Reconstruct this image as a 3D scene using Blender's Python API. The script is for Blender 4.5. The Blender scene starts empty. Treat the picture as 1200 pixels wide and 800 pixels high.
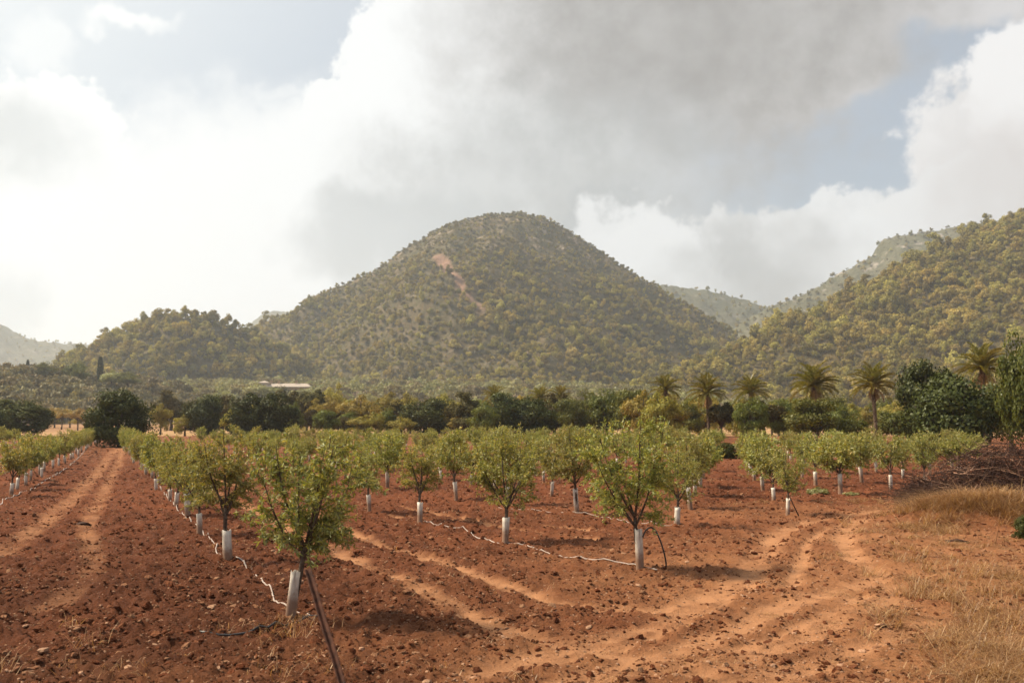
import bpy, math, random
import numpy as np
from mathutils import Vector, Matrix

SC = bpy.context.scene
COL = SC.collection
R = math.radians
F = 1167.0            # focal length in photo pixels (1200 px wide)
CAM_H = 2.6
PITCH = math.atan(87 / F)

# ------------------------------------------------------------------ camera
cam_d = bpy.data.cameras.new('camera')
cam_d.sensor_width = 36.0
cam_d.lens = 36.0 * F / 1200.0
cam_d.clip_start = 0.1
cam_d.clip_end = 20000
cam_d.dof.use_dof = True
cam_d.dof.focus_distance = 17.0
cam_d.dof.aperture_fstop = 2.4
cam = bpy.data.objects.new('camera', cam_d)
COL.objects.link(cam)
cam.location = (0, 0, CAM_H)
cam.rotation_euler = (R(90) + PITCH, 0, 0)
SC.camera = cam

# ------------------------------------------------------------------ sun direction
SUN_AZ = R(-80)       # left of the view direction (+Y)
SUN_EL = R(48)
SUN_DIR = Vector((math.sin(SUN_AZ) * math.cos(SUN_EL), math.cos(SUN_AZ) * math.cos(SUN_EL), math.sin(SUN_EL)))
sl = bpy.data.lights.new('sun', 'SUN')
sl.energy = 5.0
sl.angle = R(6.0)
sl.color = (1.0, 0.86, 0.64)
so = bpy.data.objects.new('sun', sl)
COL.objects.link(so)
so.rotation_euler = (-SUN_DIR).to_track_quat('-Z', 'Y').to_euler()

SC.view_settings.view_transform = 'Standard'
SC.view_settings.look = 'None'
SC.view_settings.gamma = 1.0
SC.view_settings.exposure = 0.7
SC.view_settings.use_curve_mapping = False


def pix_dir(px, py):
    u, v = (px - 600) / F, (400 - py) / F
    return np.array([u, math.cos(PITCH) - math.sin(PITCH) * v, math.sin(PITCH) + math.cos(PITCH) * v])


def at(px, py, depth):
    d = pix_dir(px, py)
    p = d * (depth / d[1])
    p[2] += CAM_H
    return p


def gnd(px, py):
    d = pix_dir(px, py)
    t = -CAM_H / d[2]
    return np.array([d[0] * t, d[1] * t])


# ------------------------------------------------------------------ world: Nishita sky with procedural clouds
wd = bpy.data.worlds.new('World')
SC.world = wd
wd.use_nodes = True
WN = wd.node_tree
WN.nodes.clear()


class NB:
    """tiny node-building helper"""
    def __init__(s, t):
        s.t = t

    def n(s, typ, **kw):
        x = s.t.nodes.new(typ)
        for k, v in kw.items():
            setattr(x, k, v)
        return x

    def put(s, sock, v):
        if isinstance(v, bpy.types.NodeSocket):
            s.t.links.new(v, sock)
        elif v is not None:
            if isinstance(v, (tuple, list)) and sock.type == 'RGBA' and len(v) == 3:
                v = (*v, 1)
            sock.default_value = v

    def m(s, op, a, b=None, c=None, clamp=False):
        x = s.n('ShaderNodeMath', operation=op, use_clamp=clamp)
        s.put(x.inputs[0], a)
        s.put(x.inputs[1], b)
        s.put(x.inputs[2], c)
        return x.outputs[0]

    def v(s, op, a, b=None, out=0):
        x = s.n('ShaderNodeVectorMath', operation=op)
        s.put(x.inputs[0], a)
        s.put(x.inputs[1], b)
        return x.outputs[out]

    def mix(s, f, a, b, mode='MIX'):
        x = s.n('ShaderNodeMix', data_type='RGBA', blend_type=mode)
        s.put(x.inputs[0], f)
        s.put(x.inputs[6], a)
        s.put(x.inputs[7], b)
        return x.outputs[2]

    def ss(s, val, lo, hi, a=0.0, b=1.0):
        x = s.n('ShaderNodeMapRange', interpolation_type='SMOOTHSTEP')
        s.put(x.inputs[0], val)
        for i, q in enumerate((lo, hi, a, b)):
            s.put(x.inputs[1 + i], q)
        return x.outputs[0]

    def noise(s, vec, scale, detail=4, rough=0.55, dist=0.0, color=False):
        x = s.n('ShaderNodeTexNoise')
        s.put(x.inputs['Vector'], vec)
        x.inputs['Scale'].default_value = scale
        x.inputs['Detail'].default_value = detail
        x.inputs['Roughness'].default_value = rough
        x.inputs['Distortion'].default_value = dist
        return x.outputs[1 if color else 0]


def build_world():
    b = NB(WN)
    out = b.n('ShaderNodeOutputWorld')
    bg = b.n('ShaderNodeBackground')
    sky = b.n('ShaderNodeTexSky', sky_type='NISHITA')
    sky.sun_disc = False
    sky.sun_elevation = SUN_EL
    sky.sun_rotation = SUN_AZ
    sky.air_density = 1.0
    sky.dust_density = 2.0
    tc = b.n('ShaderNodeTexCoord')
    d = b.v('NORMALIZE', tc.outputs['Generated'])
    sep = b.n('ShaderNodeSeparateXYZ')
    b.put(sep.inputs[0], d)
    az = b.m('ARCTAN2', sep.outputs[0], sep.outputs[1])
    el = b.m('ARCSINE', sep.outputs[2])
    # noise-warped sky coordinates: cauliflower edges
    n1 = b.noise(d, 5.0, 1, 0.5, color=True)
    n2 = b.noise(d, 17.0, 3, 0.6, color=True)
    w = b.v('ADD', b.v('MULTIPLY', b.v('SUBTRACT', n1, (.5, .5, .5)), (.11, .11, .11)),
            b.v('MULTIPLY', b.v('SUBTRACT', n2, (.5, .5, .5)), (.085, .085, .085)))
    sw = b.n('ShaderNodeSeparateXYZ')
    b.put(sw.inputs[0], w)
    A = b.m('ADD', az, sw.outputs[0])
    E = b.m('ADD', el, sw.outputs[1])
    fine = b.noise(d, 30.0, 4, 0.62)
    mid = b.noise(d, 9.0, 3, 0.6)
    # clear sky: Nishita behind a pale veil, whiter towards the sun
    nish = b.v('MULTIPLY', sky.outputs[0], (0.10, 0.10, 0.10))
    cs = b.v('DOT_PRODUCT', d, tuple(SUN_DIR), out=1)
    aure = b.ss(cs, 0.25, 1.0)
    veil = b.m('ADD', b.m('MULTIPLY', aure, 0.95), 0.36, clamp=True)
    col = b.mix(veil, nish, (0.88, 0.915, 0.92))

    cb = b.n('ShaderNodeCombineXYZ')
    b.put(cb.inputs[0], A)
    b.put(cb.inputs[1], E)
    AE = cb.outputs[0]
    amps = {}
    mott = b.ss(b.m('MULTIPLY_ADD', fine, 0.35, b.m('MULTIPLY', mid, 0.65)), 0.36, 0.62)

    def blob(col, px, py, rx, ry, c, soft=0.25, op=1.0, amp=0.5, c2=None):
        dv = pix_dir(px, py)
        a0 = math.atan2(dv[0], dv[1])
        e0 = math.asin(dv[2] / np.linalg.norm(dv))
        x = b.n('ShaderNodeVectorMath', operation='MULTIPLY_ADD')
        b.put(x.inputs[0], AE)
        x.inputs[1].default_value = (F / rx, F / ry, 0)
        x.inputs[2].default_value = (-a0 * F / rx, -e0 * F / ry, 0)
        r = b.v('LENGTH', x.outputs[0], out=1)
        if amp not in amps:
            amps[amp] = b.m('MULTIPLY_ADD', fine, amp, -amp / 2)
        f = b.ss(b.m('SUBTRACT', amps[amp], r), -1 - soft, -1 + soft, 0.0, op)
        cc = b.mix(mott, c2, c) if c2 else c
        return b.mix(f, col, cc)

    W = (0.96, 0.97, 0.965)
    W2 = (0.88, 0.885, 0.88)
    # a cloudy sky goes on all around: broken cumulus from noise
    gen = b.m('MULTIPLY', b.ss(mid, 0.47, 0.60), b.ss(b.m('ABSOLUTE', b.m('SUBTRACT', az, 0.0)), 0.50, 0.75))
    hi = b.m('MULTIPLY', b.ss(mid, 0.47, 0.60), b.ss(el, 0.42, 0.55))
    col = b.mix(b.m('MULTIPLY', b.m('MAXIMUM', gen, hi), 0.9), col, b.mix(b.ss(fine, 0.35, 0.65), (0.62, 0.62, 0.62), W2))
    # sunlit haze-white cloud mass low on the left
    col = blob(col, 150, 330, 420, 170, W, 0.35, 1.0, 0.3)
    col = blob(col, 330, 290, 330, 150, W, 0.35, 1.0, 0.3)
    col = blob(col, -60, 190, 190, 110, W, 0.07, 1.0, 0.7)
    col = blob(col, 60, 140, 60, 50, W, 0.07, 1.0, 0.7)
    col = blob(col, -40, 150, 85, 40, (0.66, 0.69, 0.69), 0.7, 0.75, 0.6)
    col = blob(col, 145, 36, 46, 13, W, 0.5, 0.9, 0.9)
    col = blob(col, 25, 48, 36, 22, W, 0.6, 0.6, 1.0)
    col = blob(col, 315, 115, 40, 10, W, 0.6, 0.4, 1.0)
    col = blob(col, -25, 370, 45, 50, (0.72, 0.75, 0.76), 0.5, 0.8, 0.4)
    # pale bank behind the valley, then the big cloud
    col = blob(col, 860, 330, 330, 80, (0.72, 0.75, 0.76), 0.6, 0.6, 0.4)
    col = blob(col, 565, 110, 175, 175, W, 0.05, 1.0, 0.6)
    col = blob(col, 470, 165, 110, 80, W, 0.05, 1.0, 0.6)
    col = blob(col, 640, 20, 170, 80, W2, 0.2, 1.0, 0.4)
    G1 = (0.36, 0.345, 0.33)
    G2 = (0.47, 0.46, 0.45)
    col = blob(col, 770, 65, 225, 140, G2, 0.5, 0.95, 0.5, (0.58, 0.57, 0.56))
    col = blob(col, 930, 72, 105, 75, (0.50, 0.48, 0.465), 0.2, 0.95, 0.7, (0.66, 0.64, 0.63))
    col = blob(col, 1080, -12, 130, 62, (0.60, 0.58, 0.57), 0.25, 0.9, 0.7, (0.72, 0.70, 0.69))
    col = blob(col, 850, 35, 190, 95, G1, 0.65, 0.9, 0.7, (0.46, 0.445, 0.43))
    col = blob(col, 640, 230, 190, 95, (0.50, 0.51, 0.505), 0.5, 0.85, 0.5, (0.64, 0.65, 0.645))
    col = blob(col, 470, 290, 130, 50, (0.60, 0.62, 0.62), 0.4, 0.8, 0.35)
    # cumulus over the valley and at the right
    col = blob(col, 860, 310, 165, 90, W2, 0.10, 0.95, 0.9, (0.60, 0.60, 0.59))
    col = blob(col, 755, 295, 85, 65, W2, 0.14, 0.9, 0.9)
    col = blob(col, 965, 278, 85, 70, W2, 0.08, 0.95, 0.8, (0.72, 0.72, 0.71))
    col = blob(col, 885, 300, 75, 45, (0.50, 0.50, 0.49), 0.6, 0.7, 0.7)
    col = blob(col, 1205, 215, 130, 115, (0.94, 0.93, 0.92), 0.10, 1.0, 0.7, (0.80, 0.785, 0.775))
    col = blob(col, 1222, 115, 82, 88, (0.92, 0.91, 0.90), 0.10, 1.0, 0.7)
    col = blob(col, 1100, 260, 75, 60, W2, 0.10, 1.0, 0.7)
    col = blob(col, 1180, 240, 85, 65, (0.70, 0.66, 0.64), 0.8, 0.7, 0.6)
    b.put(bg.inputs[0], col)
    bg.inputs[1].default_value = 0.63
    WN.links.new(bg.outputs[0], out.inputs[0])


build_world()

# ------------------------------------------------------------------ numeric helpers
rng = np.random.default_rng(7)
_perm = np.random.default_rng(3).permutation(4096)
_grad = np.random.default_rng(4).random(4096) * 2 * np.pi


def perlin(x, y, seed=0):
    x = np.asarray(x, float) + seed * 37.31
    y = np.asarray(y, float) + seed * 11.7
    xi, yi = np.floor(x).astype(int), np.floor(y).astype(int)
    xf, yf = x - xi, y - yi

    def g(ix, iy, fx, fy):
        h = _perm[(_perm[ix & 4095] + iy) & 4095]
        return np.cos(_grad[h]) * fx + np.sin(_grad[h]) * fy
    u = xf * xf * xf * (xf * (xf * 6 - 15) + 10)
    v = yf * yf * yf * (yf * (yf * 6 - 15) + 10)
    a = g(xi, yi, xf, yf) * (1 - u) + g(xi + 1, yi, xf - 1, yf) * u
    c = g(xi, yi + 1, xf, yf - 1) * (1 - u) + g(xi + 1, yi + 1, xf - 1, yf - 1) * u
    return (a * (1 - v) + c * v) * 1.5


def fbm(x, y, octs=4, seed=0, gain=0.5):
    s, a, f = 0, 1.0, 1.0
    for i in range(octs):
        s = s + a * perlin(x * f, y * f, seed + i)
        a *= gain
        f *= 2.03
    return s


def sstep(x, a, b):
    t = np.clip((x - a) / (b - a), 0, 1)
    return t * t * (3 - 2 * t)


def mesh(name, verts, faces, mats=(), smooth=False, midx=None):
    """faces: (n,k) int array, or list of such arrays"""
    me = bpy.data.meshes.new(name)
    verts = np.asarray(verts, np.float32)
    fl = faces if isinstance(faces, list) and isinstance(faces[0], np.ndarray) else [faces]
    fl = [np.asarray(f, np.int32) for f in fl if len(f)]
    me.vertices.add(len(verts))
    me.vertices.foreach_set('co', verts.ravel())
    loops = np.concatenate([f.ravel() for f in fl])
    tot = np.concatenate([np.full(len(f), f.shape[1], np.int32) for f in fl])
    st = np.concatenate([[0], np.cumsum(tot)[:-1]]).astype(np.int32)
    me.loops.add(len(loops))
    me.loops.foreach_set('vertex_index', loops)
    me.polygons.add(len(tot))
    me.polygons.foreach_set('loop_start', st)
    me.polygons.foreach_set('loop_total', tot)
    for m in mats:
        me.materials.append(m)
    if midx is not None:
        me.polygons.foreach_set('material_index', np.asarray(midx, np.int32))
    me.polygons.foreach_set('use_smooth', np.full(len(tot), smooth, bool))
    me.update(calc_edges=True)
    return me


def link(name, data, parent=None, loc=None, rot=None, scale=None):
    o = bpy.data.objects.new(name, data)
    COL.objects.link(o)
    if parent:
        o.parent = parent
    if loc is not None:
        o.location = loc
    if rot is not None:
        o.rotation_euler = rot
    if scale is not None:
        o.scale = scale
    return o


def tag(o, label=None, cat=None, group=None, kind=None):
    if label:
        o['label'] = label
    if cat:
        o['category'] = cat
    if group:
        o['group'] = group
    if kind:
        o['kind'] = kind
    return o


class Geo:
    """collects verts / quads / tris"""
    def __init__(s):
        s.v, s.q, s.t, s.n = [], [], [], 0

    def add(s, v, q=None, t=None):
        v = np.asarray(v, float)
        if q is not None and len(q):
            s.q.append(np.asarray(q) + s.n)
        if t is not None and len(t):
            s.t.append(np.asarray(t) + s.n)
        s.v.append(v)
        s.n += len(v)

    def build(s, name, mats, smooth=False):
        fs = []
        if s.q:
            fs.append(np.concatenate(s.q))
        if s.t:
            fs.append(np.concatenate(s.t))
        return mesh(name, np.concatenate(s.v), fs, mats, smooth)

    def tube(s, pts, rad, seg=6, caps=True):
        pts = np.asarray(pts, float)
        n = len(pts)
        rad = np.broadcast_to(np.asarray(rad, float), (n,))
        tan = np.gradient(pts, axis=0)
        tan /= np.linalg.norm(tan, axis=1)[:, None] + 1e-9
        ref = np.where(np.abs(tan[:, 2:3]) > 0.85, [[1.0, 0, 0]], [[0, 0, 1.0]])
        if np.abs(tan[:, 2]).max() > 0.85:
            ref = np.tile([[1.0, 0.02, 0]], (n, 1)) if np.abs(tan[:, 0]).max() < 0.98 else np.tile([[0, 1.0, 0]], (n, 1))
        a = np.cross(tan, ref)
        a /= np.linalg.norm(a, axis=1)[:, None] + 1e-9
        c = np.cross(tan, a)
        th = np.arange(seg) / seg * 2 * np.pi
        ring = pts[:, None] + rad[:, None, None] * (np.cos(th)[None, :, None] * a[:, None] + np.sin(th)[None, :, None] * c[:, None])
        i = np.arange(n - 1)[:, None] * seg
        j = np.arange(seg)[None]
        k = (j + 1) % seg
        q = np.stack([i + j, i + k, i + seg + k, i + seg + j], -1).reshape(-1, 4)
        v = ring.reshape(-1, 3)
        t = None
        if caps:
            v = np.vstack([v, pts[:1], pts[-1:]])
            jj = np.arange(seg)
            kk = (jj + 1) % seg
            t = np.vstack([np.stack([kk, jj, np.full(seg, n * seg)], 1),
                           np.stack([(n - 1) * seg + jj, (n - 1) * seg + kk, np.full(seg, n * seg + 1)], 1)])
        s.add(v, q, t)

    def leaves(s, P, D, L, Wd, r, fold=0.0, nrm=None):
        """pointed leaves: base P, direction D, length L, width Wd"""
        N = len(P)
        D = D / (np.linalg.norm(D, axis=1)[:, None] + 1e-9)
        if nrm is not None:
            nrm = nrm / (np.linalg.norm(nrm, axis=1)[:, None] + 1e-9)
            D = D - nrm * (D * nrm).sum(1)[:, None]
            D /= np.linalg.norm(D, axis=1)[:, None] + 1e-9
        S = np.cross(D, r.normal(size=(N, 3)) if nrm is None else nrm)
        S /= np.linalg.norm(S, axis=1)[:, None] + 1e-9
        L = np.broadcast_to(L, (N,))[:, None]
        Wd = np.broadcast_to(Wd, (N,))[:, None]
        M = P + D * L * 0.48
        nn = np.cross(D, S) * L * fold
        v = np.stack([P, M + S * Wd * .5 + nn, P + D * L, M - S * Wd * .5 + nn], 1).reshape(-1, 3)
        i = np.arange(N)[:, None] * 4
        s.add(v, i + np.array([[0, 1, 2, 3]]))


# ------------------------------------------------------------------ materials
def new_mat(name):
    m = bpy.data.materials.new(name)
    m.use_nodes = True
    m.node_tree.nodes.clear()
    return m, NB(m.node_tree)


def finish(b, shader, disp=None):
    o = b.n('ShaderNodeOutputMaterial')
    b.t.links.new(shader, o.inputs[0])


def bump(b, h, strength=0.5, dist=0.05):
    x = b.n('ShaderNodeBump')
    x.inputs['Strength'].default_value = strength
    x.inputs['Distance'].default_value = dist
    b.put(x.inputs['Height'], h)
    return x.outputs[0]


def princ(b, col, rough=0.8, spec=0.3, normal=None, **kw):
    p = b.n('ShaderNodeBsdfPrincipled')
    b.put(p.inputs['Base Color'], col)
    b.put(p.inputs['Roughness'], rough)
    b.put(p.inputs['Specular IOR Level'], spec)
    if normal:
        b.put(p.inputs['Normal'], normal)
    for k, v in kw.items():
        b.put(p.inputs[k.replace('_', ' ')], v)
    return p.outputs[0]


def leaf_mat(name, c1, c2, c3=None, trans=0.35, gloss=0.12, rough=0.4, objvar=0.35):
    """foliage: colour varies leaf by leaf and tree by tree, light passes through"""
    m, b = new_mat(name)
    g = b.n('ShaderNodeNewGeometry')
    oi = b.n('ShaderNodeObjectInfo')
    rp = g.outputs['Random Per Island']
    cr = b.n('ShaderNodeValToRGB')
    e = cr.color_ramp.elements
    e[0].color = (*c1, 1)
    e[1].color = (*c2, 1)
    e[1].position = 0.8
    if c3:
        x = e.new(0.96)
        x.color = (*c3, 1)
    b.put(cr.inputs[0], rp)
    hv = b.n('ShaderNodeHueSaturation')
    b.put(hv.inputs['Color'], cr.outputs[0])
    b.put(hv.inputs['Hue'], b.m('ADD', 0.5 - 0.018, b.m('MULTIPLY', oi.outputs['Random'], 0.036)))
    r2 = b.m('FRACT', b.m('MULTIPLY', oi.outputs['Random'], 17.31))
    b.put(hv.inputs['Value'], b.m('ADD', 1 - objvar / 2, b.m('MULTIPLY', r2, objvar)))
    c = hv.outputs[0]
    di = b.n('ShaderNodeBsdfDiffuse')
    b.put(di.inputs[0], c)
    tr = b.n('ShaderNodeBsdfTranslucent')
    b.put(tr.inputs[0], b.mix(1.0, c, (1.25, 1.15, 0.6), 'MULTIPLY'))
    gl = b.n('ShaderNodeBsdfGlossy')
    gl.inputs['Roughness'].default_value = rough
    gl.inputs[0].default_value = (0.8, 0.85, 0.8, 1)
    m1 = b.n('ShaderNodeMixShader')
    m1.inputs[0].default_value = trans
    b.t.links.new(di.outputs[0], m1.inputs[1])
    b.t.links.new(tr.outputs[0], m1.inputs[2])
    m2 = b.n('ShaderNodeMixShader')
    m2.inputs[0].default_value = gloss
    b.t.links.new(m1.outputs[0], m2.inputs[1])
    b.t.links.new(gl.outputs[0], m2.inputs[2])
    finish(b, m2.outputs[0])
    return m


def flat_noise_mat(name, c1, c2, scale=8.0, rough=0.85, bstr=0.4, bdist=0.02, spec=0.2, obj_var=0.0, detail=5):
    m, b = new_mat(name)
    tc = b.n('ShaderNodeTexCoord')
    n = b.noise(tc.outputs['Object'], scale, detail, 0.6)
    c = b.mix(b.ss(n, 0.3, 0.7), c1, c2)
    if obj_var:
        oi = b.n('ShaderNodeObjectInfo')
        hv = b.n('ShaderNodeHueSaturation')
        b.put(hv.inputs['Color'], c)
        b.put(hv.inputs['Value'], b.m('ADD', 1 - obj_var / 2, b.m('MULTIPLY', oi.outputs['Random'], obj_var)))
        c = hv.outputs[0]
    finish(b, princ(b, c, rough, spec, bump(b, n, bstr, bdist)))
    return m


M_BARK = flat_noise_mat('bark', (0.045, 0.03, 0.022), (0.13, 0.095, 0.07), 22, 0.9, 0.7, 0.01)
M_PALM = flat_noise_mat('palm_bark', (0.07, 0.045, 0.03), (0.20, 0.14, 0.09), 6, 0.9, 0.8, 0.05)
M_ALM = leaf_mat('almond_leaf', (0.145, 0.162, 0.034), (0.33, 0.315, 0.075), (0.46, 0.36, 0.12), 0.42, 0.05, 0.5, 0.3)
M_CAROB = leaf_mat('carob_leaf', (0.03, 0.038, 0.011), (0.068, 0.076, 0.02), None, 0.2, 0.015, 0.45, 0.4)
M_CITRUS = leaf_mat('citrus_leaf', (0.065, 0.08, 0.014), (0.15, 0.15, 0.03), None, 0.3, 0.02, 0.4, 0.4)
M_YELLOW = leaf_mat('pale_leaf', (0.16, 0.145, 0.03), (0.33, 0.265, 0.06), None, 0.35, 0.02, 0.5, 0.4)
M_BROWN = leaf_mat('brown_leaf', (0.042, 0.036, 0.014), (0.095, 0.075, 0.026), None, 0.2, 0.01, 0.5, 0.4)
M_ORANGE = leaf_mat('rusty_leaf', (0.20, 0.15, 0.035), (0.34, 0.21, 0.06), None, 0.35, 0.05, 0.5, 0.3)
M_PINE = leaf_mat('pine_needles', (0.15, 0.13, 0.03), (0.37, 0.295, 0.072), None, 0.3, 0.02, 0.5, 0.8)
M_SILVER = leaf_mat('silver_leaf', (0.15, 0.155, 0.055), (0.29, 0.27, 0.11), None, 0.3, 0.05, 0.5, 0.5)
M_SCRUB = leaf_mat('scrub_leaf', (0.085, 0.075, 0.036), (0.21, 0.165, 0.08), None, 0.25, 0.03, 0.6, 0.8)
M_CYP = leaf_mat('cypress_leaf', (0.02, 0.03, 0.016), (0.045, 0.055, 0.028), None, 0.15, 0.03, 0.5, 0.2)
M_FROND = leaf_mat('palm_frond', (0.13, 0.125, 0.03), (0.26, 0.215, 0.055), None, 0.3, 0.015, 0.35, 0.2)
M_STRAW = leaf_mat('dry_grass', (0.17, 0.08, 0.03), (0.42, 0.245, 0.095), (0.55, 0.38, 0.19), 0.35, 0.05, 0.5, 0.2)
M_TWIG = flat_noise_mat('dead_wood', (0.12, 0.065, 0.045), (0.30, 0.18, 0.12), 30, 0.9, 0.5, 0.01, obj_var=0.9)
M_TWIGD = flat_noise_mat('dark_dead_wood', (0.03, 0.016, 0.012), (0.085, 0.042, 0.03), 30, 0.9, 0.5, 0.01)
def clod_mat():
    m, b = new_mat('clod_soil')
    tc = b.n('ShaderNodeTexCoord')
    oi = b.n('ShaderNodeObjectInfo')
    n = b.noise(tc.outputs['Object'], 2.5, 4, 0.6)
    cr = b.n('ShaderNodeValToRGB')
    e = cr.color_ramp.elements
    e[0].color = (0.11, 0.038, 0.018, 1)
    e[1].color = (0.42, 0.23, 0.13, 1)
    x = e.new(0.45)
    x.color = (0.15, 0.045, 0.018, 1)
    x = e.new(0.72)
    x.color = (0.24, 0.095, 0.045, 1)
    b.put(cr.inputs[0], oi.outputs['Random'])
    c = b.mix(b.ss(n, 0.3, 0.7, 0, 0.45), cr.outputs[0], (0.11, 0.038, 0.018))
    finish(b, princ(b, c, 0.95, 0.1, bump(b, n, 0.8, 0.1)))
    return m


M_CLOD = clod_mat()
M_STONE = flat_noise_mat('limestone', (0.24, 0.115, 0.062), (0.42, 0.26, 0.165), 3, 0.9, 0.5, 0.01, 0.2, obj_var=0.5)
M_HOSE = flat_noise_mat('pale_hose', (0.30, 0.23, 0.19), (0.46, 0.38, 0.34), 3, 0.5, 0.1, 0.002)
M_BLACK = flat_noise_mat('black_hose', (0.012, 0.012, 0.013), (0.03, 0.027, 0.026), 5, 0.4, 0.1, 0.002, 0.5)
M_RUST = flat_noise_mat('rusty_iron', (0.035, 0.017, 0.013), (0.11, 0.045, 0.028), 30, 0.8, 0.5, 0.004)
M_WALL = flat_noise_mat('ochre_wall', (0.34, 0.22, 0.15), (0.46, 0.32, 0.22), 0.8, 0.9, 0.2, 0.02)
M_WALL2 = flat_noise_mat('cream_wall', (0.5, 0.4, 0.31), (0.6, 0.5, 0.4), 0.8, 0.9, 0.2, 0.02)
M_ROOF = flat_noise_mat('roof_tile', (0.31, 0.25, 0.21), (0.42, 0.36, 0.31), 1.5, 0.85, 0.4, 0.05)
M_SHUT = flat_noise_mat('dark_window', (0.03, 0.03, 0.03), (0.07, 0.065, 0.06), 2, 0.3, 0.1, 0.01, 0.5)


def guard_mat():
    m, b = new_mat('guard_plastic')
    tc = b.n('ShaderNodeTexCoord')
    oi = b.n('ShaderNodeObjectInfo')
    sep = b.n('ShaderNodeSeparateXYZ')
    b.put(sep.inputs[0], tc.outputs['Object'])
    n = b.noise(tc.outputs['Object'], 14, 5, 0.6)
    lvl = b.m('MULTIPLY', oi.outputs['Random'], 0.22)
    dirt = b.m('MULTIPLY', b.ss(b.m('SUBTRACT', b.m('ADD', sep.outputs[2], b.m('MULTIPLY', n, -0.3)), lvl), -0.12, 0.2, 1, 0), 0.9)
    mp = b.n('ShaderNodeMapping')
    b.put(mp.inputs[0], tc.outputs['Object'])
    mp.inputs['Scale'].default_value = (22, 22, 2.5)
    st = b.m('MULTIPLY', b.ss(b.noise(mp.outputs[0], 1.0, 4, 0.6), 0.48, 0.72), 0.6)
    c = b.mix(b.m('MAXIMUM', dirt, st), (0.74, 0.68, 0.60), (0.25, 0.125, 0.07))
    p = princ(b, c, 0.5, 0.4, bump(b, n, 0.2, 0.01))
    tr = b.n('ShaderNodeBsdfTranslucent')
    b.put(tr.inputs[0], c)
    mx = b.n('ShaderNodeMixShader')
    mx.inputs[0].default_value = 0.25
    b.t.links.new(p, mx.inputs[1])
    b.t.links.new(tr.outputs[0], mx.inputs[2])
    finish(b, mx.outputs[0])
    return m


M_GUARD = guard_mat()


def soil_mat():
    m, b = new_mat('red_soil')
    tc = b.n('ShaderNodeTexCoord')
    P = tc.outputs['Object']
    big = b.noise(P, 0.22, 3, 0.55)
    med = b.noise(P, 2.2, 5, 0.62)
    fin = b.noise(P, 20, 6, 0.72)
    vo = b.n('ShaderNodeTexVoronoi')
    b.put(vo.inputs['Vector'], P)
    vo.inputs['Scale'].default_value = 34
    at_t = b.n('ShaderNodeAttribute', attribute_name='track')
    at_d = b.n('ShaderNodeAttribute', attribute_name='dry')
    c = b.mix(b.ss(med, 0.3, 0.72), (0.080, 0.0255, 0.011), (0.142, 0.045, 0.0195))
    c = b.mix(b.ss(big, 0.35, 0.7, 0, 0.6), c, (0.185, 0.061, 0.027))
    dry = b.m('MULTIPLY', at_d.outputs['Fac'], b.ss(med, 0.15, 0.65, 0.45, 1.0))
    c = b.mix(dry, c, (0.31, 0.140, 0.063))
    tr = b.m('MULTIPLY', at_t.outputs['Fac'], b.ss(med, 0.2, 0.6, 0.55, 1.0))
    c = b.mix(tr, c, (0.41, 0.20, 0.098))
    speck = b.ss(vo.outputs['Distance'], 0.14, 0.26, 0.85, 0.0)
    c = b.mix(b.m('MULTIPLY', speck, b.ss(fin, 0.45, 0.6)), c, (0.36, 0.18, 0.10))
    at_s = b.n('ShaderNodeAttribute', attribute_name='left_shade')
    c = b.mix(b.m('MULTIPLY', at_s.outputs['Fac'], 0.8), c, (0.066, 0.0225, 0.0105))  # shade over the left foreground painted as darker soil colour
    dark = b.ss(fin, 0.25, 0.5, 0.45, 0.0)
    c = b.mix(b.m('MULTIPLY', dark, b.m('SUBTRACT', 1.0, tr)), c, (0.05, 0.015, 0.007))
    h = b.m('ADD', b.m('MULTIPLY', med, 0.6), b.m('MULTIPLY', fin, 0.5))
    finish(b, princ(b, c, 0.95, 0.12, bump(b, h, 1.0, 0.09)))
    return m


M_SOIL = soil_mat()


def plain_mat():
    m, b = new_mat('plain_earth')
    tc = b.n('ShaderNodeTexCoord')
    P = tc.outputs['Object']
    n1 = b.noise(P, 0.012, 4, 0.55)
    n2 = b.noise(P, 0.4, 5, 0.6)
    c = b.mix(b.ss(n1, 0.35, 0.6), (0.42, 0.26, 0.13), (0.28, 0.15, 0.08))
    c = b.mix(b.ss(n2, 0.4, 0.7, 0, 0.5), c, (0.16, 0.12, 0.05))
    finish(b, princ(b, c, 0.95, 0.1, bump(b, n2, 0.5, 0.3)))
    return m


M_PLAIN = plain_mat()


def hill_mat(name, c1, c2, rock, rock_lo=0.55, scale=0.03):
    m, b = new_mat(name)
    tc = b.n('ShaderNodeTexCoord')
    P = tc.outputs['Object']
    n1 = b.noise(P, scale, 5, 0.6)
    n2 = b.noise(P, scale * 8, 6, 0.65)
    n3 = b.noise(P, scale * 2.4, 5, 0.6)
    sc = b.n('ShaderNodeAttribute', attribute_name='scar')
    ba = b.n('ShaderNodeAttribute', attribute_name='bare')
    c = b.mix(b.ss(n1, 0.35, 0.65), c1, c2)
    c = b.mix(b.ss(n2, 0.42, 0.62, 0, 0.7), c, (0.06, 0.055, 0.025))
    rk = b.m('MULTIPLY', b.ss(n3, rock_lo, rock_lo + 0.15), b.m('ADD', 0.35, ba.outputs['Fac'], clamp=True))
    c = b.mix(rk, c, rock)
    c = b.mix(sc.outputs['Fac'], c, (0.28, 0.165, 0.12))
    finish(b, princ(b, c, 0.95, 0.1, bump(b, b.m('ADD', n2, n3), 0.8, 3.0)))
    return m


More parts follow.
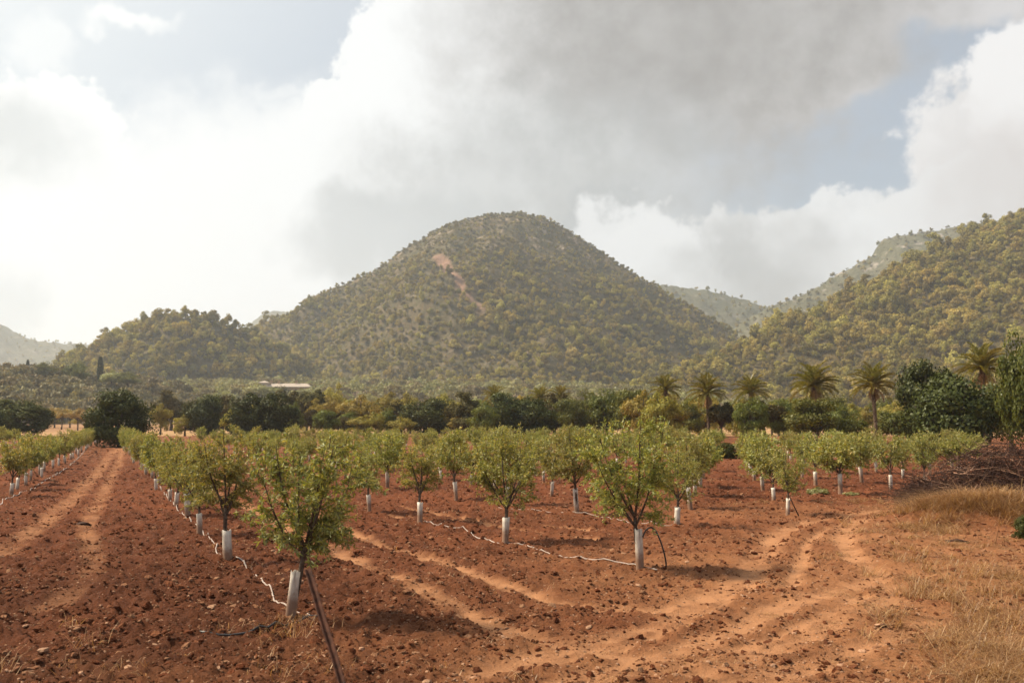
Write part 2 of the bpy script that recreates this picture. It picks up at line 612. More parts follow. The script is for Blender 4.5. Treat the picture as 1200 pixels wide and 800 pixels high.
# ------------------------------------------------------------------ ground: the ploughed field
TRACKS = [  # wheel tracks as ground polylines (photo pixels projected to the ground), half width in m
    ([(190, 556), (235, 572), (300, 600), (345, 624), (400, 650), (470, 682), (530, 708), (590, 735), (650, 755), (760, 770)], 0.21),
    ([(250, 560), (345, 595), (430, 632), (500, 655), (570, 680), (640, 702), (700, 714), (770, 716), (840, 697)], 0.18),
    ([(560, 785), (650, 762), (740, 738), (800, 720), (843, 697), (877, 672), (897, 650), (910, 626), (950, 612), (1020, 600), (1100, 592)], 0.26),
    ([(700, 790), (800, 757), (883, 727), (950, 703), (1000, 690), (1030, 672), (1000, 655), (988, 637), (992, 617), (1040, 606), (1110, 598)], 0.24),
    ([(820, 790), (900, 760), (970, 735), (1040, 708), (1050, 690), (1022, 672)], 0.2),
    ([(0, 650), (40, 622), (80, 590), (110, 560), (128, 535), (140, 524)], 0.28),
    ([(60, 718), (92, 692), (113, 665), (108, 640), (100, 622), (110, 598), (126, 570), (138, 545), (144, 524)], 0.22),
    ([(440, 603), (540, 612), (620, 622), (700, 632)], 0.10), ([(455, 592), (560, 612), (700, 622)], 0.1),
    ([(900, 800), (1000, 760), (1080, 730)], 0.18),
    ([(620, 778), (730, 752), (820, 722), (868, 695), (890, 676)], 0.12), ([(760, 790), (850, 762), (930, 735), (985, 716), (1012, 700)], 0.13), ([(640, 795), (740, 770), (830, 744), (910, 716)], 0.12),
    ([(860, 800), (960, 770), (1050, 745)], 0.12), ([(925, 690), (938, 660), (945, 638), (970, 620)], 0.12),
]
TRK = [(np.array([gnd(*p) for p in L]), w, 0.55 if k in (5, 6) else 1.0) for k, (L, w) in enumerate(TRACKS)]


def poly_dist(x, y, pl):
    best = np.full(np.shape(x), 1e9)
    for a, c in zip(pl[:-1], pl[1:]):
        d = c - a
        t = np.clip(((x - a[0]) * d[0] + (y - a[1]) * d[1]) / (d @ d), 0, 1)
        best = np.minimum(best, np.hypot(x - a[0] - t * d[0], y - a[1] - t * d[1]))
    return best


def track_mask(x, y):
    m = np.zeros(np.shape(x))
    j = 0.10 * perlin(x * 1.3, y * 1.3, 21) + 0.05 * perlin(x * 5, y * 5, 22)
    for pl, w, wt in TRK:
        lo, hi = pl.min(0) - 2, pl.max(0) + 2
        s = (x > lo[0]) & (x < hi[0]) & (y > lo[1]) & (y < hi[1])
        if s.any():
            d = poly_dist(x[s], y[s], pl) + j[s]
            m[s] = np.maximum(m[s], wt * (1 - sstep(d, w * 0.3, w * 1.5)) * np.clip(.8 + .6 * perlin(x[s] * .9, y[s] * .9, 24) + .4 * perlin(x[s] * 4, y[s] * 4, 25), 0, 1))
    return m


def dry_mask(x, y):
    m = np.zeros(np.shape(x))
    for px, py, rx, ry, s in ((1010, 690, 5.0, 6, 1.0), (860, 775, 4.5, 2.6, 0.9), (1130, 640, 4.5, 6, 0.9), (1080, 760, 4, 4, 1.0),
                              (650, 775, 2.6, 1.0, 0.6), (1000, 605, 7, 4, 0.55), (300, 790, 5, 0.7, 0.45), (1200, 700, 5, 9, 1.0)):
        g = gnd(px, py)
        m = np.maximum(m, s * np.exp(-((x - g[0]) / rx) ** 2 - ((y - g[1]) / ry) ** 2))
    far = sstep(y, 42, 75) * 0.25
    return np.clip(np.maximum(m * (0.9 + 0.5 * perlin(x * .7, y * .7, 31)), far), 0, 1)


MOUND = gnd(1165, 613)


def field_z(x, y, detail=True):
    x = np.asarray(x, float)
    y = np.asarray(y, float)
    z = 0.05 * perlin(x * 0.18, y * 0.18, 1) + 0.05 * perlin(x * .5, y * .5, 2)
    z = z + 0.55 * np.exp(-((x - MOUND[0]) / 2.0) ** 2 - ((y - MOUND[1]) / 1.3) ** 2)
    if detail:
        t = track_mask(x, y)
        dr = dry_mask(x, y)
        k = (1 - 0.9 * t) * (1 - 0.55 * dr)
        c = fbm(x * 2.2, y * 2.2, 4, 3, 0.62)
        z = z + k * (0.07 * c + 0.075 * np.abs(perlin(x * 6.5, y * 6.5, 9)) + 0.055 * np.abs(perlin(x * 13, y * 13, 10))) - 0.028 * t
        # tyre ruts thrown up beside the tracks
        z = z + 0.03 * dr * perlin(x * 1.3 + y * 2.4, y * .6, 14)
    return z


def build_field():
    y0, y1 = 3.5, 140.0
    rows, cols, half = 860, 640, 0.80
    ys = y0 * (y1 / y0) ** (np.arange(rows) / (rows - 1))
    a = np.linspace(-half, half, cols)
    Y = np.repeat(ys[:, None], cols, 1)
    X = a[None] * (Y + 4)
    x, y = X.ravel(), Y.ravel()
    t, dr = track_mask(x, y), dry_mask(x, y)
    z = field_z(x, y)
    edge = np.maximum(sstep(np.abs(np.tile(a, rows)), half * .96, half), np.maximum(sstep(y, 125, 140), 1 - sstep(y, 3.5, 4)))
    z = z * (1 - edge) - 0.35 * edge
    i = np.arange(rows - 1)[:, None] * cols
    j = np.arange(cols - 1)[None]
    q = np.stack([i + j, i + j + 1, i + cols + j + 1, i + cols + j], -1).reshape(-1, 4)
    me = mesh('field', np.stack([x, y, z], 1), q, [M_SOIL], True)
    for nm, arr in (('track', t), ('dry', dr), ('left_shade', np.clip(np.exp(-((x + 7) / 6.5) ** 2 - ((y - 11) / 9) ** 2) * (1.1 + .6 * perlin(x * .5, y * .5, 33)) * (1 - .7 * t), 0, 1))):  # last mask carries the painted shade of the left foreground
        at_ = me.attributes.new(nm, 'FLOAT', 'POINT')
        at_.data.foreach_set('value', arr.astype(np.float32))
    tag(link('field_soil', me), kind='structure')


build_field()
gme = mesh('ground', [(-2700, -120, -.2), (2700, -120, -.2), (2700, 4700, -.2), (-2700, 4700, -.2)], [[0, 1, 2, 3]], [M_PLAIN])
tag(link('ground', gme), kind='structure')

# ------------------------------------------------------------------ hills
HILLS = {}


def make_hill(key, crest, slope, mat, nx=220, ny=110, noise=10.0, wl=110.0, p=1.25, back=0.8, extra=None, bare=None, spread=1.25, micro=1.0, ks=31):
    """crest: (px, py, distance) along the skyline of this hill"""
    C = np.array([at(*c) for c in crest])
    C = C[np.argsort(C[:, 0])]
    xs = np.linspace(C[0, 0], C[-1, 0], 800)
    yc = np.interp(xs, C[:, 0], C[:, 1])
    hc = np.interp(xs, C[:, 0], C[:, 2])
    k = np.hanning(ks)
    k /= k.sum()
    pad = lambda v: np.convolve(np.pad(v, ks // 2, mode='edge'), k, 'valid')
    yc, hc = pad(yc), pad(hc)

    def hf(x, y):
        H = np.interp(x, xs, hc)
        Y = np.interp(x, xs, yc)
        W = np.maximum(H, 6) / slope
        d = Y - y
        t = np.where(d > 0, d / W, -d / (W * back))
        t = np.sqrt(t * t + .0036) - .06
        g = np.clip(1 - t, 0, 1) ** p
        h = H * g
        amp = np.clip(h / 30, 0, 1) * np.clip(np.abs(d) / 60, 0.15, 1)
        h = h + amp * noise * fbm(x / wl, y / wl, 4, 40 + len(key))
        h = h + np.clip(h / 20, 0, 1) * micro * fbm(x / 14, y / 14, 3, 50)
        if extra:
            h = h + extra(x, y, d, W, H)
        return np.where(g <= 0, -1.5, h - 0.6), d, W, H

    Wm = max(hc.max(), 6) / slope
    X = np.repeat(np.linspace(xs[0], xs[-1], nx)[:, None], ny, 1)
    tt = np.linspace(-1, 1, ny)
    tt = np.sign(tt) * np.abs(tt) ** 1.15
    Hx = np.interp(X[:, 0], xs, hc)
    Wx = np.maximum(Hx, 6) / slope * 1.04
    Y = np.interp(X[:, 0], xs, yc)[:, None] - np.where(tt > 0, tt, tt * back)[None] * Wx[:, None]
    Z, d, W, H = hf(X, Y)
    i = np.arange(nx - 1)[:, None] * ny
    j = np.arange(ny - 1)[None]
    q = np.stack([i + j, i + j + 1, i + ny + j + 1, i + ny + j], -1).reshape(-1, 4)[:, ::-1]
    me = mesh(key, np.stack([X, Y, Z], -1).reshape(-1, 3), q, [mat], True)
    sc, br = (bare(X, Y, d, W, H, Z) if bare else (np.zeros_like(X), np.zeros_like(X)))
    for nm, arr in (('scar', sc), ('bare', br)):
        a_ = me.attributes.new(nm, 'FLOAT', 'POINT')
        a_.data.foreach_set('value', arr.ravel().astype(np.float32))
    tag(link('hill', me), kind='structure')
    HILLS[key] = (hf, xs, yc, hc, slope, bare)


M_H1 = hill_mat('hill_scrub', (0.115, 0.085, 0.048), (0.075, 0.065, 0.032), (0.27, 0.21, 0.16), 0.52)
M_H2 = hill_mat('hill_near_scrub', (0.11, 0.08, 0.036), (0.07, 0.058, 0.024), (0.36, 0.29, 0.22), 0.58, 0.05)
M_H3 = hill_mat('hill_far_scrub', (0.13, 0.12, 0.08), (0.09, 0.09, 0.055), (0.36, 0.31, 0.27), 0.55, 0.02)
M_H4 = hill_mat('slope_scrub', (0.28, 0.18, 0.11), (0.18, 0.13, 0.08), (0.42, 0.33, 0.26), 0.55, 0.06)


def spur(x, y, d, W, H):
    xs_ = -125 + d * 0.42
    u = x - xs_
    w = np.where(u < 0, 150, 55)
    t = np.clip(d / np.maximum(W, 1), 0, 1)
    return 30 * np.exp(-(u / w) ** 2) * np.sin(np.pi * t) ** 1.5 * np.clip((H - 60) / 100, 0, 1)


def central_bare(X, Y, d, W, H, Z):
    xs_ = -74 + (160 - Z) * 0.66 + 5 * perlin(Z / 14, Z * 0, 70)
    ww = 5.0 + 4.0 * np.exp(-((Z - 150) / 12) ** 2) + 2 * perlin(X / 9, Y / 9, 71)
    s = (1 - sstep(np.abs(X - xs_), ww * .5, ww)) * sstep(Z, 72, 110) * (1 - sstep(Z, 156, 163)) * (d > 5)
    return s * 0.9, sstep(Z, 150, 200) * 0.8


make_hill('central', [(180, 492, 960), (230, 455, 990), (270, 405, 1020), (300, 384, 1040), (340, 371, 1060), (380, 352, 1080), (420, 336, 1100), (450, 316, 1110),
                      (480, 291, 1120), (510, 273, 1130), (540, 261, 1140), (570, 253, 1150), (600, 251, 1150), (630, 256, 1150), (660, 269, 1140),
                      (690, 286, 1130), (720, 306, 1120), (750, 326, 1110), (780, 345, 1100), (810, 361, 1090), (840, 379, 1080), (870, 397, 1070),
                      (910, 425, 1060), (960, 470, 1050), (990, 492, 1050)], 0.50, M_H1, 360, 200, 16, 100, extra=spur, bare=central_bare, micro=1.8)
make_hill('left', [(20, 490, 700), (60, 439, 710), (100, 414, 720), (150, 390, 740), (190, 374, 750), (225, 370, 760), (260, 377, 770), (290, 388, 790), (340, 417, 800),
                   (400, 457, 810), (440, 490, 820)], 0.42, M_H1, 200, 110, 9, 80, p=1.1)
make_hill('near', [(680, 490, 620), (720, 465, 630), (750, 454, 640), (800, 438, 660), (850, 418, 690), (900, 393, 720), (950, 371, 750), (1000, 348, 780), (1050, 318, 810),
                   (1100, 294, 840), (1150, 273, 860), (1200, 255, 880), (1300, 221, 920), (1420, 206, 950)], 0.385, M_H2, 300, 180, 12, 110, p=1.05)


def cliff(x, y, d, W, H):
    return 12 * sstep(H, 225, 245) * (1 - sstep(np.abs(d), 10, 60))


make_hill('ridge', [(800, 470, 1500), (860, 385, 1500), (890, 366, 1500), (930, 351, 1510), (960, 335, 1520), (1000, 311, 1540), (1025, 298, 1550), (1034, 279, 1550), (1060, 275, 1550),
                    (1110, 268, 1560), (1200, 255, 1580), (1400, 250, 1600)], 0.55, M_H3, 220, 90, 12, 120, bare=lambda X, Y, d, W, H, Z: (0 * X, sstep(Z, 150, 220)), micro=4, ks=7)
make_hill('valley', [(640, 430, 1900), (700, 352, 1900), (740, 335, 1900), (775, 333, 1900), (830, 340, 1900), (870, 351, 1900), (900, 362, 1900), (950, 375, 1900), (1050, 400, 1900)],
          0.5, M_H3, 160, 70, 14, 140, micro=3)
make_hill('far_left', [(-300, 330, 2300), (-120, 345, 2300), (-40, 365, 2300), (0, 380, 2300), (20, 391, 2300), (40, 399, 2300), (70, 403, 2300), (105, 403, 2300), (160, 415, 2300), (260, 440, 2300)],
          0.5, M_H3, 160, 70, 16, 180, micro=4)
make_hill('far_peak', [(230, 440, 3600), (270, 405, 3600), (296, 378, 3600), (308, 367, 3600), (320, 364, 3600), (345, 366, 3600), (380, 380, 3600), (440, 420, 3600)],
          0.6, M_H3, 90, 50, 12, 260, micro=5)
make_hill('slope', [(-260, 425, 430), (-100, 432, 430), (0, 439, 430), (30, 440, 430), (70, 444, 430), (110, 449, 440), (180, 456, 460), (280, 470, 480), (360, 485, 500)],
          0.085, M_H4, 140, 80, 1.5, 40, p=1.0)
make_hill('foot', [(60, 470, 640), (150, 455, 650), (300, 451, 660), (450, 452, 670), (600, 454, 670), (700, 456, 660), (800, 462, 650), (900, 475, 640), (960, 486, 640)],
          0.07, M_H4, 180, 60, 1.5, 50, p=1.0)
def hz(key, x, y):
    return HILLS[key][0](np.asarray(x, float), np.asarray(y, float))[0]


# ------------------------------------------------------------------ scatter (geometry nodes, for uncountable masses only)
def scatter(name, P, scale, rot, protos, mat_idx=None):
    me = bpy.data.meshes.new(name)
    P = np.asarray(P, np.float32)
    me.vertices.add(len(P))
    me.vertices.foreach_set('co', P.ravel())
    scale = np.asarray(scale, np.float32)
    if scale.ndim == 1:
        scale = np.repeat(scale[:, None], 3, 1)
    for nm, arr in (('sc', scale), ('ro', np.asarray(rot, np.float32))):
        a = me.attributes.new(nm, 'FLOAT_VECTOR', 'POINT')
        a.data.foreach_set('vector', arr.ravel())
    a = me.attributes.new('pi', 'INT', 'POINT')
    a.data.foreach_set('value', rng.integers(0, len(protos), len(P)).astype(np.int32))
    o = link(name, me)
    ng = bpy.data.node_groups.new(name, 'GeometryNodeTree')
    ng.interface.new_socket('Geometry', in_out='INPUT', socket_type='NodeSocketGeometry')
    ng.interface.new_socket('Geometry', in_out='OUTPUT', socket_type='NodeSocketGeometry')
    gi, go = ng.nodes.new('NodeGroupInput'), ng.nodes.new('NodeGroupOutput')
    ip = ng.nodes.new('GeometryNodeInstanceOnPoints')
    jn = ng.nodes.new('GeometryNodeJoinGeometry')
    for pr in protos:
        oi = ng.nodes.new('GeometryNodeObjectInfo')
        oi.transform_space = 'ORIGINAL'
        oi.inputs['Object'].default_value = pr
        oi.inputs['As Instance'].default_value = True
        ng.links.new(oi.outputs['Geometry'], jn.inputs[0])

    def attr(nm, typ):
        x = ng.nodes.new('GeometryNodeInputNamedAttribute')
        x.data_type = typ
        x.inputs['Name'].default_value = nm
        return x.outputs[0]
    ng.links.new(gi.outputs[0], ip.inputs['Points'])
    ng.links.new(jn.outputs[0], ip.inputs['Instance'])
    ip.inputs['Pick Instance'].default_value = True
    ng.links.new(attr('pi', 'INT'), ip.inputs['Instance Index'])
    ng.links.new(attr('ro', 'FLOAT_VECTOR'), ip.inputs['Rotation'])
    ng.links.new(attr('sc', 'FLOAT_VECTOR'), ip.inputs['Scale'])
    ng.links.new(ip.outputs[0], go.inputs[0])
    md = o.modifiers.new('scatter', 'NODES')
    md.node_group = ng
    return o


# ------------------------------------------------------------------ tree builders
def bez(p0, p1, p2, n):
    t = np.linspace(0, 1, n)[:, None]
    return (1 - t) ** 2 * p0 + 2 * t * (1 - t) * p1 + t * t * p2


def clump_crown(g, r, centre, rad, K, n, L, Wd, crad, lo=-1.0, inner=0.5, droop=0.0, flat=0.75, jit=0.4):
    """leaf clumps spread through an uneven ellipsoid crown"""
    centre, rad = np.array(centre), np.array(rad)
    cs = []
    while len(cs) < K:
        u = r.normal(size=3)
        u /= np.linalg.norm(u)
        if u[2] < lo:
            continue
        f = r.uniform(inner, 1.0) * (1 + 0.13 * math.sin(3 * math.atan2(u[1], u[0]) + r.uniform(-1, 1)))
        cs.append(centre + u * rad * f)
    cs = np.array(cs)
    idx = r.integers(0, K, n)
    cr = r.uniform(0.6, 1.3, K) * crad
    u = r.normal(size=(n, 3))
    u /= np.linalg.norm(u, axis=1)[:, None]
    rr = r.uniform(0.25, 1, n) ** 0.5
    P = cs[idx] + u * (rr * cr[idx])[:, None] * np.array([1, 1, flat])
    out = (P - centre) / rad
    D = u * 0.8 + out * 0.5 + r.normal(size=(n, 3)) * 0.6
    D[:, 2] += 0.25 - droop
    nrm = u * 0.9 + out * 0.55 + r.normal(size=(n, 3)) * jit
    g.leaves(P, D, L * r.uniform(.7, 1.3, n), Wd * r.uniform(.7, 1.3, n), r, 0.0, nrm)
    return cs


def almond_mesh(seed, n_leaf_scale=1.0, leaf=0.075, H=2.4, spread=0.8, lean=(0, 0), limbs=6, lod=0, low_side=None):
    r = np.random.default_rng(seed)
    T, Lf = Geo(), Geo()
    fork = r.uniform(0.82, 0.95)
    b0 = np.array([0, 0, -0.06])
    b1 = np.array([lean[0], lean[1], fork])
    tr = bez(b0, (b0 + b1) / 2 + r.normal(size=3) * [.03, .03, 0], b1, 7)
    seg = 7 if lod == 0 else 5
    T.tube(tr, np.linspace(.042, .032, 7), seg)
    LP, LD = [], []

    def leafy(p0, pm, p1, cnt):
        t = r.uniform(0.08, 1.0, cnt)[:, None]
        P = (1 - t) ** 2 * p0 + 2 * t * (1 - t) * pm + t * t * p1
        ax = (p1 - p0) / (np.linalg.norm(p1 - p0) + 1e-9)
        D = ax * 0.55 + r.normal(size=(cnt, 3)) * 0.75
        D[:, 2] -= 0.28
        LP.append(P)
        LD.append(D)

    for k in range(limbs):
        a = k / limbs * 2 * math.pi + r.uniform(-.4, .4)
        out = spread * r.uniform(0.45, 1.0)
        top = H * r.uniform(0.78, 1.0) - 0.12 * out
        if k == 0:
            out *= .3
            top = H
        s = tr[-1 - (k % 2)]
        e = np.array([b1[0] * 1.3 + math.cos(a) * out, b1[1] * 1.3 + math.sin(a) * out, top])
        mid = np.array([s[0] * .45 + e[0] * .55 + math.cos(a) * .1, s[1] * .45 + e[1] * .55 + math.sin(a) * .1, s[2] + (top - s[2]) * 0.42])
        lm = bez(s, mid, e, 9)
        T.tube(lm, np.linspace(.022, .005, 9), 5 if lod == 0 else 4, False)
        leafy(lm[4], lm[6], lm[8], int(40 * n_leaf_scale))
        for q in range(11):
            f = r.uniform(0.12, 0.95)
            p = lm[int(f * 8)]
            aa = a + r.normal() * 1.15
            ln = r.uniform(.24, .54) * (1.15 - 0.45 * f)
            up = r.uniform(-0.3, 0.95)
            dv = np.array([math.cos(aa) * (1 - abs(up) * .35), math.sin(aa) * (1 - abs(up) * .35), up])
            e2 = p + dv * ln
            m2 = (p + e2) / 2 + np.array([0, 0, .06])
            T.tube(bez(p, m2, e2, 4), np.linspace(.007, .002, 4), 3, False)
            leafy(p, m2, e2, int(26 * n_leaf_scale))
            for w in range(3):
                p3 = p + (e2 - p) * r.uniform(.3, .95)
                d3 = dv + r.normal(size=3) * .7
                e3 = p3 + d3 / np.linalg.norm(d3) * r.uniform(.14, .32)
                leafy(p3, (p3 + e3) / 2 + [0, 0, .03], e3, int(13 * n_leaf_scale))
                if lod == 0:
                    T.tube(np.array([p3, (p3 + e3) / 2 + [0, 0, .03], e3]), [.003, .0025, .0015], 3, False)
    for q in range(16):           # upright leafy shoots on top
        a, rr = r.uniform(0, 6.28), spread * .8 * math.sqrt(r.random())
        p = np.array([b1[0] * 1.3 + math.cos(a) * rr, b1[1] * 1.3 + math.sin(a) * rr, H * (.84 - .14 * rr)])
        e2 = p + np.array([math.cos(a) * .12, math.sin(a) * .12, 1.0]) * r.uniform(.25, .5)
        m2 = (p + e2) / 2
        T.tube(bez(p, m2, e2, 3), np.linspace(.005, .002, 3), 3, False)
        leafy(p, m2, e2, int(22 * n_leaf_scale))
    if low_side is not None:      # a low drooping spray of leaves on one side
        for q in range(16):
            a = low_side + r.normal() * .5
            p = tr[-1] + np.array([0, 0, r.uniform(0, .25)])
            e2 = p + np.array([math.cos(a) * r.uniform(.3, .62), math.sin(a) * r.uniform(.3, .6), r.uniform(-.25, .25)])
            m2 = (p + e2) / 2 + np.array([0, 0, .15])
            T.tube(bez(p, m2, e2, 5), np.linspace(.008, .002, 5), 4, False)
            leafy((p + m2) / 2, m2, e2, int(34 * n_leaf_scale))
    P, D = np.vstack(LP), np.vstack(LD)
    n = len(P)
    Lf.leaves(P, D, leaf * r.uniform(.7, 1.25, n), leaf * (0.29 if lod == 0 else 0.36) * r.uniform(.8, 1.2, n), r, 0.06)
    return T.build('almond_trunk', [M_BARK], True), Lf.build('almond_crown', [M_ALM])


def guard_mesh(seed, h=0.63):
    r = np.random.default_rng(seed)
    seg, rows = 12, 7
    th = np.arange(seg) / seg * 2 * np.pi
    rad = 0.072 * (1 + 0.10 * np.cos(2 * th + r.uniform(0, 6)) + 0.05 * np.cos(4 * th + r.uniform(0, 6)) + r.normal(size=seg) * .02)
    V = []
    for wall, off in ((0, 0), (1, -.004)):
        for i in range(rows):
            t = i / (rows - 1)
            z = -0.06 + (h + 0.06) * t
            rr = (rad + off) * (1 + 0.05 * math.sin(t * 5 + seed) + (0.05 if t == 1 else 0))
            top = (r.normal(size=seg) * .012 if t == 1 and wall == 0 else np.zeros(seg))
            if t == 1 and wall == 0:
                tz = top.copy()
                tz[r.integers(0, seg)] -= 0.05
            zz = z + (tz if t == 1 else 0)
            V.append(np.stack([np.cos(th) * rr, np.sin(th) * rr, np.broadcast_to(zz, (seg,))], 1))
    V = np.concatenate(V)
    Q = []
    for w in (0, 1):
        for i in range(rows - 1):
            for j in range(seg):
                k = (j + 1) % seg
                b0 = w * rows * seg + i * seg
                f = [b0 + j, b0 + k, b0 + seg + k, b0 + seg + j]
                Q.append(f if w == 0 else f[::-1])
    t0, t1 = (rows - 1) * seg, rows * seg + (rows - 1) * seg
    for j in range(seg):
        k = (j + 1) % seg
        Q.append([t0 + j, t0 + k, t1 + k, t1 + j])
    return mesh('trunk_guard', V, Q, [M_GUARD], True)


GUARDS = [guard_mesh(i) for i in range(4)]
NEAR = [almond_mesh(11, 1.5, 0.075, 2.25, 0.7), almond_mesh(12, 1.25, 0.075, 2.1, 0.64, limbs=5), almond_mesh(13, 1.6, 0.075, 2.3, 0.78, limbs=7), almond_mesh(14, 1.6, 0.075, 2.25, 0.58, limbs=5), almond_mesh(15, 1.5, 0.075, 2.05, 0.74)]
FAR = [almond_mesh(20 + i, (.7, .5, .75, .6, .45)[i], 0.115, (2.08, 2.25, 1.9, 2.1, 2.2)[i], (.74, .58, .8, .68, .62)[i], limbs=(6, 5, 7, 5, 4)[i], lod=1) for i in range(5)]
SPECIAL = {
    'first': almond_mesh(31, 1.2, 0.08, 2.4, 0.9, (0.08, 0.0), 8, 0, low_side=-0.3),
    'loop': almond_mesh(33, 1.5, 0.08, 2.7, 0.88, (-0.05, 0.03), 8, 0),
}


def almond(x, y, meshes, label, group, s=1.0, rz=0.0, guard=0, tilt=(0, 0), gs=1.0):
    s *= float(np.interp(y, [20, 28, 45, 80], [1.0, 0.93, 0.85, 0.8]))
    z = float(field_z(np.array([x]), np.array([y]), False)[0])
    root = link('almond_tree', None, None, (x, y, z), (tilt[0], tilt[1], rz), (s, s, s))
    root.empty_display_size = 0.2
    tag(root, label, 'tree', group)
    link('trunk', meshes[0], root)
    link('crown', meshes[1], root)
    link('trunk_guard', GUARDS[guard % 4], root, (0, 0, 0), (0, 0, guard * 1.3), (gs, gs, gs * random.uniform(.8, 1.1)))
    return root


# ------------------------------------------------------------------ the orchard
placed = []
random.seed(5)


def put_row(pxs, label, group, labels=None, s0=1.0, special=None):
    for i, (px, py) in enumerate(pxs):
        x, y = gnd(px, py)
        lab = (labels or {}).get(i, label)
        grp = group
        if special and i in special:
            ms = SPECIAL[special[i][0]]
            almond(x, y, ms, lab, grp, special[i][1], special[i][2], i, special[i][3])
        else:
            ms = NEAR[(i * 2 + len(placed)) % 5] if y < 30 else FAR[(i + len(placed)) % 5]
            almond(x, y, ms, lab, grp, s0 * random.uniform(.84, 1.1), random.uniform(0, 6.28), random.randrange(8),
                   (random.uniform(-.09, .09), random.uniform(-.09, .09)))
        placed.append((x, y))


G_ALM = 'young almond trees of the orchard'
put_row([(340, 727), (267, 660), (234, 627), (220, 607), (206, 597), (199, 588)],
        '', G_ALM, {
            0: 'young almond tree with leaning white guard beside the rusty post and black hose end',
            1: 'young almond tree second from the rusty post along the kinked white hose',
            2: 'young almond tree third from the rusty post along the white hose',
            3: 'young almond tree fourth from the rusty post along the white hose',
            4: 'young almond tree fifth from the rusty post in the row by the ploughed strip',
            5: 'young almond tree sixth from the rusty post in the row by the ploughed strip'},
        special={0: ('first', 1.0, 0.0, (0.02, 0.11))})
d1 = np.array([-.385, .923])
p = gnd(199, 588) + d1 * 4.3
while p[1] < 92:
    x, y = p + np.array([random.uniform(-.2, .2), random.uniform(-.3, .3)])
    almond(x, y, FAR[random.randrange(5)], 'young almond tree in the long row between the ploughed strip and the wheel tracks',
           'almond trees of the row ending by the round dark tree', random.uniform(.85, 1.05), random.uniform(0, 6), random.randrange(8), (random.uniform(-.09, .09), random.uniform(-.09, .09)))
    placed.append((x, y))
    p = p + d1 * 3.6
# row across the ploughed strip, and two more behind it
d2 = np.array([-.345, .938])
for k, (start, smin) in enumerate(((gnd(8, 582) - d2 * 0, 0), (gnd(8, 582) + np.array([-6.2, -1.5]) + d2 * 6, 0), (gnd(8, 582) + np.array([-12.4, -3]) + d2 * 16, 0))):
    p = start.copy()
    while p[1] < (100 if k == 0 else 85):
        x, y = p + np.array([random.uniform(-.2, .2), random.uniform(-.3, .3)])
        almond(x, y, FAR[random.randrange(5)],
               ('young almond tree with white guard along the left edge of the ploughed strip', 'young almond tree in the second row beyond the left edge of the ploughed strip',
                'young almond tree in the third row beyond the left edge of the ploughed strip')[k],
               ('almond trees along the ploughed strip edge', 'almond trees of the second row beyond the strip', 'almond trees of the third row beyond the strip')[k],
               random.uniform(.82, 1.0), random.uniform(0, 6), random.randrange(8), (random.uniform(-.05, .05), random.uniform(-.05, .05)))
        placed.append((x, y))
        p = p + d2 * (2.5 if k == 0 else 3.4)
put_row([(750, 668), (592, 635), (492, 614), (433, 602)], '', G_ALM, {
    0: 'large young almond tree with a black hose looping down beside its guard',
    1: 'round-headed young almond tree next along the grey hose from the black hose loop',
    2: 'young almond tree third along the grey hose from the black hose loop',
    3: 'young almond tree fourth from the black hose loop, behind the leaning-guard tree'},
    special={0: ('loop', 1.0, 0.0, (0, -0.03))})
put_row([(793, 618), (809, 596.5), (814.5, 582), (821, 572), (824.5, 562), (829, 553)], '', G_ALM, {
    0: 'young almond tree directly behind the one with the black hose loop',
    1: 'young almond tree second behind the one with the black hose loop',
    2: 'young almond tree third behind the one with the black hose loop',
    3: 'young almond tree fourth behind the one with the black hose loop',
    4: 'young almond tree fifth behind the one with the black hose loop',
    5: 'young almond tree last in the file behind the black hose loop'})
put_row([(676, 604), (595, 594), (535, 587), (646.5, 581.5), (454, 573), (552, 569), (637, 565), (517, 564), (580, 574)],
        'young almond tree with thin trunk and white guard in the open middle of the orchard', 'almond trees in the middle of the orchard')
put_row([(923, 603), (907, 588), (894, 576), (884, 566), (879, 558), (874, 550)], '', G_ALM, {
    0: 'young almond tree with a dark stick leaning against its bulging white guard',
    1: 'young almond tree just behind the one with the leaning stick',
    2: 'young almond tree second behind the one with the leaning stick',
    3: 'young almond tree third behind the one with the leaning stick',
    4: 'young almond tree fourth behind the one with the leaning stick',
    5: 'young almond tree fifth behind the one with the leaning stick'})
put_row([(985, 582), (956, 572), (940, 562), (1044, 576), (1010, 567), (1027, 555), (1058, 563), (1085, 570), (975, 556), (1090, 556), (1125, 560)],
        'young almond tree with white guard between the leaning stick and the brush pile', 'almond trees between the leaning stick and the brush pile')
# hidden depth of the orchard: the same planting lattice carried back to the tree line
a_, b_ = np.array([.95, 4.3]), np.array([-1.85, 2.55])
o_ = gnd(793, 618)
for i in range(-4, 22):
    for j in range(-12, 26):
        x, y = o_ + i * a_ + j * b_ + np.array([random.uniform(-.35, .35), random.uniform(-.4, .4)])
        if not (40 < y < 84):
            continue
        px = 600 + F * x / y
        if px < 225 + (y - 30) * 0.2 or px > 1150:
            continue
        if 826 < px < 868 and y < 66:
            continue
        if px > 868 and (y < 48 or y > 62):
            continue
        # keep the wheel-track lane beside the first row open
        g0 = gnd(340, 727)
        if (x - g0[0]) * .92 + (y - g0[1]) * .385 < 5.2:
            continue
        if min((x - q[0]) ** 2 + (y - q[1]) ** 2 for q in placed) < 2.6 ** 2:
            continue
        almond(x, y, FAR[random.randrange(5)], 'young almond tree in the crowded back of the orchard before the dark trees', 'almond trees at the back of the orchard',
               random.uniform(.72, 1.08), random.uniform(0, 6), random.randrange(8), (random.uniform(-.09, .09), random.uniform(-.09, .09)))
        placed.append((x, y))

